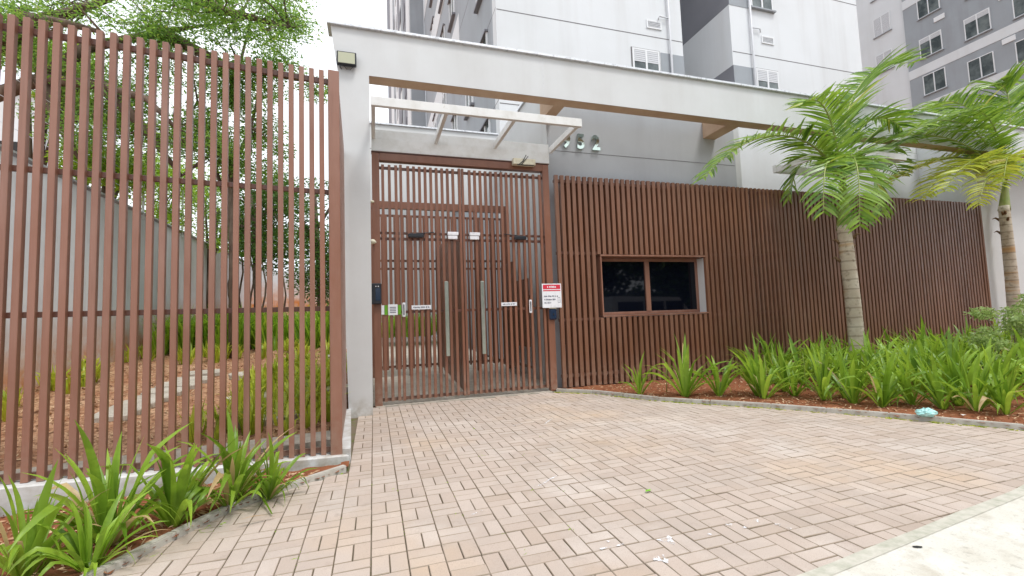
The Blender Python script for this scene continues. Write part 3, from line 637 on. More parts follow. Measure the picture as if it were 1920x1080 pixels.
# ================================================================== VESTIBULE AND INNER GATE
bump = lambda y: .0 + max(0, y - 6.16) * .078
vf = sheet('vestibule_floor', [(-.02, 6.16, .0), (2.63, 6.16, .0), (2.63, 20, bump(20) * .5), (-.02, 20, bump(20) * .5)], 0, 'conc')
IY = 8.5
ig = thing('inner_gate', 'second brown slatted gate standing behind the entrance gate', 'gate', (1.2, IY, 0))
def ib(name, *a, **k): return box(name, *a, parent=ig, **k)
ib('lintel', -.05, 2.6, IY - .04, IY + .05, 3.2, 3.33, 'browng'); 
for x in (-.03, .62, 1.16, 1.9, 2.52): ib('post', x, x + .07, IY - .03, IY + .04, .1, 3.2, 'browng')
for z in (.25, 1.25, 2.05, 2.2, 3.05): ib('rail', .04, 2.52, IY + .0, IY + .03, z, z + .04, 'brown3')
is_me = box_me(-.0185, .0185, -.02, .02, -1.43, 1.43); is_me.materials.append(mats['browng'])
for k in range(32):
    x = .09 + k * .0765
    o = bpy.data.objects.new('slat', is_me); COL.objects.link(o); o.parent = ig; o.location = (x - 1.2, -.022, 1.65)
dv = thing('vestibule_divider', 'brown slatted divider running back inside the entrance vestibule', 'partition', (1.21, 6.3, 0))
ds_me = box_me(-.02, .02, -.025, .025, -1.12, 1.12); ds_me.materials.append(mats['brown2'])
for k in range(28):
    o = bpy.data.objects.new('slat', ds_me); COL.objects.link(o); o.parent = dv; o.location = (0, k * .078, 1.2 + bump(6.3 + k * .078))
for z in (.12, 1.2, 2.25): 
    o = link('rail', box_me(.021, .045, -.02, 2.14, z, z + .04), dv, 'brown3'); o.rotation_euler = (R(4), 0, 0)
link('gap_shade_panel', box_me(.046, .05, -.02, 2.14, .15, 2.2), dv, 'back')
sp_ = thing('side_panel', 'brown slatted panel along the right side of the vestibule', 'partition', (2.42, 6.9, 0))
for k in range(18):
    o = bpy.data.objects.new('slat', ds_me); COL.objects.link(o); o.parent = sp_; o.location = (0, k * .085, .98 + .18); o.scale = (1, 1, .84 if k > 8 else .5)
link('rail', box_me(.021, .045, -.02, 1.5, .25, .29), sp_, 'brown3'); link('rail', box_me(.021, .045, -.02, 1.5, 1.4, 1.44), sp_, 'brown3')
lw = thing('vestibule_side_wall', 'narrow white wall at the left of the vestibule behind the pillar', 'wall', (-.2, 6.2, 0))
box('wall', -.26, -.16, 6.0, 8.7, -.05, .9, 'render', lw)
an = thing('annex', 'white annex with a metal capped parapet behind the canopy', 'building', (1, 8.85, 0))
box('parapet_wall', -.6, 2.6, 8.87, 9.05, 3.42, 4.97, 'render', an); box('coping', -.63, 2.6, 8.84, 9.08, 4.97, 5.0, 'coping', an)
box('wall_joint', -.6, 2.59, 8.866, 8.869, 4.47, 4.478, 'groove', an)
box('column', -.6, -.35, 8.87, 9.05, .2, 3.42, 'render', an)

# ================================================================== TOWERS
def window(parent, P, u, v, wdt, hgt, nrm, shutter=0., sill=True, lo=None):
    """window on a wall: P = lower left corner, u right dir, nrm outward"""
    t = bpy.data.objects.new('window', None); COL.objects.link(t); t.parent = parent; t.location = Vector(P) - parent.location
    u = Vector(u); n_ = Vector(nrm); rot = Matrix((u, -n_, Vector((0, 0, 1)))).transposed(); t.rotation_euler = rot.to_euler()
    f = .05; B = Bag(); B.box(0, wdt, -.03, .02, 0, f); B.box(0, wdt, -.03, .02, hgt - f, hgt); B.box(0, f, -.03, .02, f, hgt - f); B.box(wdt - f, wdt, -.03, .02, f, hgt - f); B.box(wdt / 2 - .03, wdt / 2 + .03, -.035, .018, f, hgt - f)
    B.build('frame', 'wframe', t)
    link('pane', box_me(f, wdt / 2 - .03, -.01, -.004, f, hgt - f), t, 'tglass'); link('pane', box_me(wdt / 2 + .03, wdt - f, -.016, -.01, f, hgt - f), t, 'tglass')
    if sill: link('sill', box_me(-.06, wdt + .06, -.09, .02, -.05, -.002), t, 'tgrey')
    if shutter: 
        B = Bag(); k = 0; z = hgt - f
        while z > hgt - f - shutter * (hgt - 2 * f): B.box(f, wdt - f, -.025, -.018, z - .055, z - .005); z -= .06
        B.build('shutter', 'shutter', t)
    return t
T1 = thing('apartment_tower', 'white and grey apartment tower rising behind the guardhouse', 'building', (3.28, 11, 0))
def t1(name, *a, **k): return box(name, *a, parent=T1, **k)
FL = 2.62; Z0 = 9.42 - FL * 3          # groove heights
t1('wall', 3.28, 9.25, 11, 16, 0, 40, 'twhite'); t1('wall', 11.17, 17.0, 11, 26, 0, 40, 'twhite'); t1('wall', 9.25, 11.17, 14.5, 26, 0, 40, 'twhite')
for k in range(0, 8):
    z = Z0 + FL * k
    for a, b in ((3.27, 9.24), (11.18, 17.0)): t1('floor_joint', a, b, 10.996, 10.9995, z - .012, z + .012, 'groove')
# grey paint fields, front
for z0, z1 in ((6.3, 8.96), (11.8, 14.2)):
    t1('grey_band', 8.42, 9.252, 10.99, 10.9985, z0, z1, 'tgrey')
for z0, z1 in ((6.3, 8.96), (11.0, 14.2)):
    t1('grey_band', 11.165, 11.95, 10.99, 10.9985, z0, z1, 'tgrey'); t1('grey_band', 11.155, 11.1685, 10.9985, 14.5, z0, z1, 'tdark')
# recess side faces
t1('recess_side', 11.156, 11.1685, 10.9985, 14.5, 8.96, 11.0, 'twhite')
for k in range(3, 6):
    z = Z0 + FL * (k - 1) + .0
    for x in (7.42, 12.05):
        if k == 4 and x < 8: continue
        zz = {3: 8.16, 4: 11.06, 5: 13.7}[k]
        window(T1, (x, 10.99, zz), (1, 0, 0), None, .93, .8 if k == 3 else 1.1, (0, -1, 0), .45)
        t1('window_recess', x - .03, x + .96, 10.985, 10.996, zz - .02, zz + (.8 if k == 3 else 1.1) + .03, 'groove')
for x, z in ((8.0, 9.69), (12.42, 9.9)):
    v = bpy.data.objects.new('vent_grille', None); COL.objects.link(v); v.parent = T1; v.location = Vector((x, 10.96, z)) - T1.location
    B = Bag(); B.box(-.02, .5, .01, .04, -.02, .02); B.box(-.02, .5, .01, .04, .2, .24); B.box(-.02, .02, .01, .04, .02, .2); B.box(.46, .5, .01, .04, .02, .2); B.build('frame', 'wframe', v)
    B = Bag(); [B.box(.02, .46, .015, .035, .04 + q * .045, .06 + q * .045) for q in range(4)]; B.build('louvre', 'shutter', v)
for x in (8.75, 11.95):
    tube('pipe', [Vector((x, 10.93, 3)) - T1.location, Vector((x, 10.93, 14)) - T1.location], .035, 'shutter', T1, 8)
    z = 10.05 if x < 10 else 10.3
    tube('pipe_branch', [Vector(p) - T1.location for p in ((x, 10.93, z), (x - .35 * (1 if x < 10 else -1), 10.93, z + .02), (x - .38 * (1 if x < 10 else -1), 10.95, z - .1))], .02, 'shutter', T1, 8)
# left flank (recedes): grey fields, windows with ledges
t1('grey_band', 3.262, 3.2785, 11.35, 16, 0, 40, 'tgrey'); t1('corner_strip', 3.26, 3.2785, 10.99, 11.35, 0, 40, 'twhite')
t1('wall', 3.28, 9, 16, 27, 0, 40, 'tgrey'); 
for k in range(-1, 8):
    z = 8.2 + k * FL * .98
    t1('floor_joint', 3.2585, 3.2615, 10.99, 16, z + 1.25, z + 1.27, 'groove')
    for y, mt in ((11.9, 'tdark'), (13.9, 'tdark'), (16.8, 'tdark'), (19.3, 'tdark'), (22.5, 'tdark')):
        x = 3.262 if y < 16 else 3.28
        if (k + int(y)) % 5 == 4: continue
        w_ = bpy.data.objects.new('window', None); COL.objects.link(w_); w_.parent = T1; w_.location = Vector((x, y, z)) - T1.location
        link('ledge', box_me(-.13, 0, -.05, 1.15, -.08, 0), w_, 'tdark'); link('hood', box_me(-.1, 0, -.05, 1.15, 1.15, 1.2), w_, 'tdark')
        link('frame', box_me(-.05, 0, 0, .06, 0, 1.15), w_, 'wframe'); link('frame', box_me(-.05, 0, 1.04, 1.1, 0, 1.15), w_, 'wframe'); link('frame', box_me(-.05, 0, .52, .58, 0, 1.15), w_, 'wframe')
        link('pane', box_me(-.01, -.004, .06, 1.04, 0, 1.15), w_, 'tglass')
for z in (11.5 + FL * 1.6 * q for q in range(0, 5)): t1('white_band', 3.264, 3.279, 16.02, 26.9, z, z + 1.3, 'twhite')
# further left volume
t1('wall', 2.42, 3.27, 27, 60, 0, 45, 'tgrey')
for q, (y, mt) in enumerate(((27, 'twhite'), (29.5, 'tdark'), (31.5, 'tgrey'), (33.5, 'twhite'), (36, 'tdark'), (38, 'twhite'), (42, 'tgrey'), (46, 'twhite'), (52, 'tdark'))):
    y2 = (29.5, 31.5, 33.5, 36, 38, 42, 46, 52, 60)[q]; t1('facade_panel', 2.36 - .02 * (q % 3), 2.4195, y + .01, y2, 0, 45, mt)
for y in (30, 34, 39, 43):
    for k in range(3, 11): t1('window_pane', 2.30, 2.318, y, y + 1.1, 3 + k * 2.7, 4.2 + k * 2.7, 'tdark')

# right hand tower, flank faces the viewer
T2 = thing('far_apartment_tower', 'grey apartment tower with white floor bands and white framed windows at right', 'building', (36.7, 15, 0))
def t2(name, *a, **k): return box(name, *a, parent=T2, **k)
XF = 37.0
t2('wall', XF, 55, 6, 20.9, 0, 60, 'tgrey'); t2('wall', XF + .12, 55, 20.9, 34, 0, 60, 'twhite')
def on2(px, py):                      # point on the plane X = XF
    d = ray(px, py); return CAM + d * (XF / d.x)
b1a, b1b = on2(1716.7, 130), on2(1716.7, 146.7); ph = 2.62 * 2
wsc = (on2(1725, 70).z - on2(1732, 150).z)
rowB = [on2(1727, 112).z, on2(1734, 180).z]
FH2 = rowB[0] - rowB[1]
for k in range(-4, 4):
    z0 = b1b.z + k * FH2 * 1.0
    if k in (0, -1, -2, -3, 2, 3): t2('white_band', XF - .025, XF - .001, 6, 20.9, z0, z0 + (b1a.z - b1b.z), 'twhite')
for px, py in ((1722, 38), (1727, 112), (1734, 180), (1811, 77), (1818, 156), (1811, 0), (1902, 36), (1908, 122), (1804, -75), (1903, -50), (1740, 250), (1824, 235)):
    P = on2(px, py); P.x = XF - .012; hgt = 1.4
    window(T2, P, (0, -1, 0), None, 1.28, hgt, (-1, 0, 0), .0 if px % 2 == 0 else .22)
for px, py in ((1638, 72), (1632, 4), (1643, 140)):
    P = on2(px, py); P.x = XF + .1; window(T2, P, (0, -1, 0), None, 1.15, 1.45, (-1, 0, 0), 1.0)
for px, py in ((1752, 43), (1880, 85), (1873, 2)):
    P = on2(px, py); B = Bag(); B.box(XF - .06, XF - .0, P.y - .6, P.y, P.z, P.z + .32); o = B.build('air_vent', 'wframe', T2); o.location = -T2.location

# ================================================================== GARDEN BEHIND THE FENCE
gw = thing('garden_wall', 'long grey rendered boundary wall with orange soil stains behind the left fence', 'wall', (-4, 4, 0))
V = [(0, -.5, -.1), (0, 22, 2), (0, 22, 3.28), (0, -.5, 3.15), (-.15, -.5, -.1), (-.15, 22, 2), (-.15, 22, 3.28), (-.15, -.5, 3.15)]
link('wall', mesh('wall', V, [(0, 1, 2, 3), (7, 6, 5, 4), (3, 2, 6, 7), (0, 3, 7, 4), (1, 5, 6, 2)]), gw, 'gwall'); link('coping', box_me(-.18, .03, -.5, 22, 3.19, 3.215), gw, 'coping').rotation_euler = (R(.3), 0, 0)
for k in range(9):
    o = link('wire_post', box_me(-.05, -.02, -.015, .015, 3.1, 4.15), gw, 'wframe'); o.location = (.04, 3.9 + k * 1.75, .02)
for z in (3.5, 3.8, 4.1):
    tube('wire', [(0.0, 2, z), (0.0, 20, z + .08)], .004, 'coping', gw, 4)
NB = at(78, 180, 15.); nbz = NB.z
nb = thing('neighbour_building', 'pale neighbouring building with a dark window strip at far left', 'building', (NB.x - 4, 15, 0))
box('wall', NB.x - 9, NB.x, 15, 15.6, 0, nbz, 'twhite', nb); box('roof_edge', NB.x - 9.1, NB.x + .08, 14.9, 15.6, nbz, nbz + .12, 'coping', nb)
zz = at(30, 290, 15).z; box('dark_strip', NB.x - 9, NB.x - .35, 14.985, 14.999, zz - .3, zz + .35, 'rubber', nb); box('flashing', NB.x - 9, NB.x - .3, 14.95, 14.999, zz - .36, zz - .302, 'coping', nb)
# far garden end
fe = thing('end_wall', 'grey low wall closing the far end of the garden', 'wall', (-2, 16, 0)); box('wall', -4, -.3, 17, 17.2, .5, 3.0, 'gwall', fe)
# path slabs
gp = bpy.data.objects.new('garden_path', None); COL.objects.link(gp); gp['kind'] = 'structure'
def atg(px, py):
    d = ray(px, py); k = .113; t = ((.06 - k * 3.95) + k * CAM.y - CAM.z) / (d.z - k * d.y); return CAM + d * t
for k in range(8):
    q = atg(212 + 24.5 * k, 786 - 11.6 * k); q2 = atg(212 + 24.5 * k + 62, 786 - 11.6 * k); hw = min(.34, (q2 - q).length / 2)
    o = link('path_slab', box_me(-hw, hw, -.125, .125, -.03, .03, .008), gp, 'conc'); o.location = (q.x, q.y, zG(q.x, q.y) + .03); o.rotation_euler = (R(6), random.gauss(0, .02), R(2) + random.gauss(0, .04))
for x, y, s in ((-1.0, 4.95, .42), (-1.25, 5.7, .3), (-.55, 5.8, .3), (-.8, 6.8, .3), (-1.6, 6.9, .28), (-.5, 8.0, .3)):
    V = [(math.cos(a) * s * (1 + .05 * math.sin(5 * a)), math.sin(a) * s * .55, z) for z in (-.03, .03) for a in [2 * math.pi * q / 18 for q in range(18)]]
    o = link('stepping_stone', mesh('stepping_stone', V, [tuple(range(18, 36))] + [(q, (q + 1) % 18, 18 + (q + 1) % 18, 18 + q) for q in range(18)]), gp, 'conc'); o.location = (x, y, zG(x, y) + .03); o.rotation_euler = (R(6), 0, random.uniform(-.3, .3))
strip = prism('concrete_strip', [(-3.2, 3.62), (-.34, 3.98), (-.34, 4.32), (-1.6, 4.2), (-3.2, 3.98)], -.05, .14, 'conc'); strip['kind'] = 'structure'

# ================================================================== PLANTS
def strap_leaf(L_, wmax, a0, bend, fold=.35, twist=0., kink=0.):
    """arching leaf growing along +X/+Z from the origin; returns V,F"""
    n = 9; V = []; F = []; p = Vector((0, 0, 0)); ang = a0
    for i in range(n + 1):
        t = i / n; wd = wmax * (.42 + .58 * min(1, t * 3.0)) * (1 - max(0, (t - .55) / .45) ** 1.7) * .5 + .0004
        dr = Vector((math.cos(ang), 0, math.sin(ang))); up = Vector((-math.sin(ang), 0, math.cos(ang)))
        tw = twist * t; sdir = Vector((0, math.cos(tw), 0)) + up * math.sin(tw)
        V += [p + sdir * wd + up * wd * fold, p.copy(), p - sdir * wd + up * wd * fold]
        ang -= bend * (t ** 1.3) / n * 2.3
        if kink and i == 5: ang -= kink
        p = p + dr * (L_ / n)
    for i in range(n):
        a = i * 3; F += [(a, a + 3, a + 4, a + 1), (a + 1, a + 4, a + 5, a + 2)]
    return V, F
leaf_lib = []
for k in range(22):
    out_ = k / 21          # 0 upright .. 1 spreading
    a0 = R(88 - 42 * out_ + random.uniform(-5, 5)); L_ = random.uniform(.40, .56) * (1 - .1 * out_); bend = random.uniform(.1, .5) + out_ * random.uniform(.7, 1.9)
    me = mesh('strap_leaf', *strap_leaf(L_, random.uniform(.024, .04), a0, bend, .35, random.uniform(-.8, .8), random.choice((0, 0, 0, .9)) * out_), True); me.materials.append(mats['strap']); leaf_lib.append(me)
dry_lib = []
for me in leaf_lib[8:]:
    m2 = me.copy(); m2.materials.clear(); m2.materials.append(mats['dryleaf']); dry_lib.append(m2)
def clump(x, y, z, nl, sc, label, group, parts=True, spread=1.0):
    t = thing('strap_leaf_plant', label, 'plant', (x, y, z), group); B = Bag(); t.rotation_euler = (random.gauss(0, .09), random.gauss(0, .09), 0); sc *= random.uniform(.86, 1.12)
    for k in range(nl):
        q = min(21, max(0, int((random.random() ** .8) * 22 * spread))); me = leaf_lib[q] if not (parts and q > 12 and random.random() < .14) else random.choice(dry_lib); a = random.uniform(0, 6.283); r = random.uniform(.0, .03)
        s = sc * random.uniform(.62, 1.18)
        if parts:
            o = bpy.data.objects.new('leaf', me); COL.objects.link(o); o.parent = t; o.location = (math.cos(a) * r, math.sin(a) * r, -.01); o.rotation_euler = (0, 0, a); o.scale = (s, s, s)
        else:
            mt = Matrix.Translation((math.cos(a) * r, math.sin(a) * r, -.01)) @ Matrix.Rotation(a, 4, 'Z') @ Matrix.Scale(s, 4)
            B.add([mt @ v.co for v in me.vertices], [tuple(p.vertices) for p in me.polygons])
    if not parts: B.build('leaves', 'strap', t, True)
    return t
ordn = ['first', 'second', 'third', 'fourth', 'fifth', 'sixth', 'seventh', 'eighth', 'ninth', 'tenth', 'eleventh', 'twelfth', 'thirteenth', 'fourteenth', 'fifteenth', 'sixteenth', 'seventeenth', 'eighteenth']
GL = 'strap leaved plants in the left bed'
for i, (px, py, sc, nl, desc) in enumerate(((45, 1085, .98, 17, 'big strap leaved clump at the bottom left corner of the left bed'), (168, 1068, .82, 13, 'low light green clump nearest the kerb in the left bed'), (205, 1020, 1.06, 20, 'tall full clump in the middle of the left bed'), (325, 985, .95, 15, 'clump with arching bent leaves, third from the kerb corner of the left bed'), (430, 948, 1.1, 22, 'tallest bushy clump standing against the fence slats in the left bed'), (505, 930, .82, 13, 'small clump closest to the fence post in the left bed'))):
    p = atz(px, py, .02); clump(p.x, p.y, .015, int(nl * 2.6), sc * .98, desc, GL, spread=1.25)
# right bed: front row individually labelled with leaf parts
front = [(1200, 738, .78, 13), (1285, 744, 1.0, 22), (1348, 742, .9, 17), (1432, 748, .92, 19), (1490, 742, .8, 16), (1545, 750, .8, 16), (1600, 755, .78, 16), (1655, 762, .8, 18), (1712, 758, .8, 16), (1768, 766, .78, 16), (1830, 770, .8, 17), (1885, 776, .85, 18)]
GR = 'strap leaved plants in the right bed'
pos = []
for i, (px, py, sc, nl) in enumerate(front):
    p = atz(px, py, .03); pos.append((p.x, p.y))
    lb = ('small isolated strap leaved clump at the left tip of the right bed' if i == 0 else '%s strap leaved clump from the left along the kerb of the right bed' % ordn[i])
    clump(p.x, p.y, .02, nl + 8, sc * 1.42, lb, GR)
tries = 0; back = []
while len(back) < 88 and tries < 20000:
    tries += 1; px = random.uniform(1420, 1990); py = random.uniform(655, 765)
    p = atz(px, py, .03)
    if not in_R(p.x, p.y) or p.y > 5.75 or p.x > 12.5: continue
    if side(curb_R, p.x, p.y)[0] < .42: continue
    if any((p.x - a) ** 2 + (p.y - b) ** 2 < .26 ** 2 for a, b in pos): continue
    pos.append((p.x, p.y)); back.append(p)
W1 = ['', 'first', 'second', 'third', 'fourth', 'fifth', 'sixth', 'seventh', 'eighth', 'ninth', 'tenth', 'eleventh', 'twelfth', 'thirteenth', 'fourteenth', 'fifteenth', 'sixteenth', 'seventeenth', 'eighteenth', 'nineteenth']
def ordw(n): return W1[n] if n < 20 else ({2: 'twenti', 3: 'thirti', 4: 'forti', 5: 'fifti', 6: 'sixti', 7: 'seventi', 8: 'eighti'}[n // 10] + 'eth' if n % 10 == 0 else {2: 'twenty', 3: 'thirty', 4: 'forty', 5: 'fifty', 6: 'sixty', 7: 'seventy', 8: 'eighty'}[n // 10] + ' ' + W1[n % 10])
bands = {0: [], 1: [], 2: []}
for p in back:
    d_ = side(curb_R, p.x, p.y)[0]; bands[0 if d_ < 1.0 else 1 if d_ < 2.0 else 2].append(p)
for bk, ps in bands.items():
    ps.sort(key=lambda p: (p - CAM).dot(C_R) / (p - CAM).dot(C_F))
    for n_, p in enumerate(ps):
        lb = ordw(n_ + 1) + ' leafy clump from left ' + ('just behind the kerb row of the right bed', 'in the middle depth of the right bed', 'deep in the right bed near the gate slats')[bk]
        clump(p.x, p.y, .02, 24, 1.28, lb, GR, parts=False, spread=1.0)
# a few seed stalks
for px, py, h in ((1438, 745, .5), (1250, 735, .45), (1510, 735, .48)):
    p = atz(px, py, .03); o = tube('seed_stalk', [p, p + Vector((.02, 0, h * .6)), p + Vector((-.02, -.02, h))], [.006, .005, .003], 'stalk', None, 6); tag(o, 'thin dry seed stalk above the right bed clumps at pixel third %s' % {1438: 'between fourth and fifth clump', 1250: 'beside the second clump', 1510: 'behind the fifth clump'}[px], 'stalk')
    o['label'] = 'thin upright seed stalk %s in the right bed' % {1438: 'beside the fourth clump', 1250: 'just left of the second clump', 1510: 'behind the fifth clump'}[px]

# ---- palms
def bez(P, t):
    P = [Vector(p) for p in P]
    while len(P) > 1: P = [a.lerp(b, t) for a, b in zip(P[:-1], P[1:])]
    return P[0]
def frond(parent, pts, nleaf, ll, mat='palm', hang=.5, r0=.016, seed=0, lab=None):
    nleaf = int(nleaf * 1.25); ll *= 1.02; hang *= .8
    rd = random.Random(seed); root = parent.location; n = 22; path = [bez(pts, i / n) - root for i in range(n + 1)]
    f = tube('frond', path, [r0 * (1 - .85 * i / n) + .0015 for i in range(n + 1)], 'stalk', parent, 6)
    if lab: f['label'] = lab
    V = []; 
    tot = sum((a - b).length for a, b in zip(path[:-1], path[1:]))
    for k in range(nleaf):
        t = .14 + .86 * (k + .5) / nleaf; x = t * n; i = min(n - 1, int(x)); p = path[i].lerp(path[i + 1], x - i); tg = (path[min(n, i + 2)] - path[max(0, i - 1)]).normalized()
        sd_ = tg.cross(Vector((0, 0, 1))); sd_ = (sd_.normalized() if sd_.length > .15 else C_R.copy()); up = sd_.cross(tg).normalized()
        env = (math.sin(math.pi * min(1, max(0, (t - .05)) * 1.02)) ** .55) * .85 + .18 if t < .97 else .35
        for sg in (-1, 1):
            L_ = ll * env * rd.uniform(.82, 1.1); wd = ll * .033 * rd.uniform(.8, 1.25)
            lift = rd.uniform(-.05, .55); fwd = .55 + .5 * t + rd.uniform(-.12, .12)
            d = (sd_ * sg + tg * fwd + up * lift).normalized(); q = p.copy(); S = []
            wv = (tg * .9 + up * rd.uniform(-.5, .5)); wv = (wv - d * wv.dot(d)).normalized()
            for s_ in range(5):
                ws = wd * (.55, 1, .95, .6, .04)[s_]
                S += [q + wv * ws, q - wv * ws]; q = q + d * (L_ / 4); d = (d + Vector((0, 0, -hang * (.25 + .25 * s_)))).normalized()
            V += S
    A = np.array([tuple(v) for v in V]); o = numpy_mesh('leaflets', A, 10, [(0, 2, 3, 1), (2, 4, 5, 3), (4, 6, 7, 5), (6, 8, 9, 7)], mat, f); o['kind'] = 'stuff'
    return f
def palm(label, base, top, r0, r1, crown, fr, seed):
    t = thing('palm_tree', label, 'palm', base, 'young feather palms in the right bed'); b = Vector((0, 0, 0)); tp = Vector(top) - Vector(base); cr_ = Vector(crown) - Vector(base)
    # ringed trunk
    path, rad = [], []; n = 26
    for i in range(n + 1):
        u = i / n; p = b.lerp(tp, u) + Vector((.015 * math.sin(u * 5), .01 * math.cos(u * 4), 0)); r = r0 * (1 - u) ** .8 * .25 + r0 * .75 * (1 - u) + r1 * u
        path += [p, p + (tp - b) / n * .88]; rad += [r * 1.0, r * .965]
    tube('trunk', path, rad, 'ptrunk', t, 14)
    sh = [tp.lerp(cr_, k / 6) for k in range(7)]; tube('crownshaft', sh, [r1 * (1.12 - .62 * k / 6) for k in range(7)], 'stalk', t, 12)
    for k in range(7):
        a = random.uniform(0, 6.28); P = tp + Vector((math.cos(a), math.sin(a), 0)) * r1 * .9 - Vector((0, 0, random.uniform(0, .5))); tube('old_leaf_base', [P, P + Vector((math.cos(a) * .07, math.sin(a) * .07, .07)), P + Vector((math.cos(a) * .12, math.sin(a) * .12, .05))], [.03, .018, .006], 'dry', t, 5)
    for k, (pts, nl, ll, mt, hg) in enumerate(fr): frond(t, [crown] + pts, nl, ll, mt, hg, .02, seed * 50 + k)
    return t
P1b = Vector((7.35, 5.2, .0)); 
def A(px, py, Y): return tuple(at(px, py, Y))
cr1 = at(1580, 345, 5.15); top1 = at(1583, 432, 5.2)
palm('leaning ringed palm in front of the brown vehicle gate, nearer of the two', P1b, top1, .115, .1, tuple(cr1), [
    ([A(1572, 210, 5.3), A(1600, 110, 5.4), A(1715, 118, 5.4)], 56, .62, 'palm', .25),
    ([A(1568, 250, 5.0), A(1550, 160, 4.9), A(1505, 195, 4.7)], 34, .5, 'palm', .25),
    ([A(1540, 250, 5.1), A(1430, 205, 5.0), A(1318, 335, 4.9)], 52, .55, 'palm', .45),
    ([A(1560, 300, 5.4), A(1500, 250, 5.9), A(1478, 375, 5.9)], 36, .55, 'palm', .5),
    ([A(1590, 270, 4.9), A(1615, 260, 4.3), A(1612, 425, 4.2)], 40, .55, 'palm', .35),
    ([A(1560, 290, 4.9), A(1540, 270, 4.5), A(1545, 400, 4.4)], 34, .5, 'palm', .45),
    ([A(1600, 270, 5.3), A(1660, 200, 5.5), A(1780, 215, 5.8)], 46, .55, 'palm', .35),
    ([A(1600, 300, 5.3), A(1660, 260, 5.6), A(1690, 330, 5.9)], 34, .5, 'palm', .5),
    ([A(1600, 290, 5.0), A(1640, 290, 4.7), A(1655, 400, 4.7)], 34, .5, 'palm', .45),
    ([A(1590, 240, 5.2), A(1640, 190, 5.0), A(1690, 240, 4.9)], 38, .5, 'palm', .4),
], 1)
P2b = at(1895, 600, 5.9); P2b.z = 0; cr2 = at(1885, 345, 5.9); top2 = at(1883, 395, 5.9)
P2b.x = at(1898, 560, 5.9).x
palm('palm beside the white wall at the right edge, trunk rising behind the shrub', P2b, top2, .115, .09, tuple(cr2), [
    ([A(1850, 240, 5.8), A(1760, 190, 5.6), A(1655, 300, 5.4)], 60, .75, 'palm', .4),
    ([A(1860, 250, 5.6), A(1780, 180, 5.0), A(1690, 260, 4.7)], 52, .62, 'palm', .35),
    ([A(1850, 290, 5.9), A(1780, 270, 5.9), A(1665, 345, 5.8)], 50, .6, 'palmy', .45),
    ([A(1870, 290, 5.5), A(1820, 270, 5.0), A(1770, 360, 4.8)], 42, .55, 'palmy', .5),
    ([A(1900, 220, 5.9), A(1900, 130, 6.1), A(1850, 165, 6.0)], 46, .7, 'palm', .3),
    ([A(1910, 240, 5.9), A(1960, 150, 5.9), A(2050, 230, 5.8)], 46, .7, 'palm', .4),
    ([A(1900, 290, 5.6), A(1950, 280, 5.0), A(1990, 400, 4.8)], 44, .6, 'palm', .45),
    ([A(1895, 280, 5.4), A(1890, 270, 5.0), A(1880, 350, 4.8)], 36, .5, 'palmy', .5),
    ([A(1870, 250, 6.0), A(1810, 160, 6.1), A(1745, 200, 6.1)], 46, .65, 'palm', .35),
    ([A(1840, 270, 5.5), A(1760, 230, 5.2), A(1640, 265, 5.1)], 54, .6, 'palm', .45),
    ([A(1850, 300, 5.6), A(1790, 290, 5.3), A(1725, 375, 5.3)], 44, .55, 'palmy', .45),
    ([A(1880, 240, 5.4), A(1850, 190, 5.0), A(1800, 210, 4.8)], 40, .55, 'palm', .4),
    ([A(1900, 260, 6.2), A(1930, 200, 6.3), A(1925, 150, 6.4)], 40, .6, 'palm', .3),
    ([A(1870, 310, 5.4), A(1850, 310, 5.0), A(1835, 385, 4.9)], 34, .45, 'palmy', .5),
], 2)

# ---- leafy shrub at the right edge
def leaf_cloud(name, C, size, mat, parent, aspect=.45, seed=1, droop=0., kind=None, thin=1.):
    r_ = np.random.default_rng(seed); C = np.array(C); N = len(C); a = r_.uniform(0, 6.283, N); e = r_.normal(-droop, .5, N)
    l = size * r_.uniform(.6, 1.35, N); d = np.stack([np.cos(a) * np.cos(e), np.sin(a) * np.cos(e), np.sin(e)], 1)
    q = r_.normal(0, 1, (N, 3)); s = np.cross(d, q); s /= np.linalg.norm(s, axis=1)[:, None] + 1e-9; nn = np.cross(d, s)
    wd = (l * aspect)[:, None]; l = l[:, None]
    V = np.stack([C, C + d * l * .45 + s * wd * .5 + nn * wd * .12, C + d * l, C + d * l * .45 - s * wd * .5 + nn * wd * .12], 1).reshape(-1, 3)
    o = numpy_mesh(name, V, 4, [(0, 1, 2, 3)], mat, parent)
    if kind: o['kind'] = kind
    return o
def clumpy(n, centers, rad, seed, flat=.7):
    r_ = np.random.default_rng(seed); C = np.array(centers); k = r_.integers(0, len(C), n); rr = np.array(rad)[k] if hasattr(rad, '__len__') else rad
    v = r_.normal(0, 1, (n, 3)); v /= np.linalg.norm(v, axis=1)[:, None]; v *= (r_.uniform(0, 1, n) ** .45 * rr)[:, None]; v[:, 2] *= flat
    return C[k] + v
sb = at(1915, 640, 4.0); sb = Vector((7.3, 3.95, .02))
sb = Vector(at(1905, 700, 3.7)); sb.z = .02
shrub = thing('leafy_shrub', 'pale green leafy shrub with thin stems at the right edge of the bed', 'shrub', sb)
tips = []
for k in range(34):
    px = random.uniform(1828, 2000); py = random.uniform(548 if px > 1860 else 575, 700); q = Vector(at(px, py, random.uniform(3.3, 4.1))) - sb; tips.append(tuple(q))
    tube('stem', [(0, 0, 0), (q.x * .4, q.y * .4, q.z * .6), tuple(q)], [.009, .006, .003], 'bark', shrub, 5)
leaf_cloud('foliage', clumpy(6500, tips, .13, 11, .6), .045, 'shrub', shrub, .5, 12, .2)

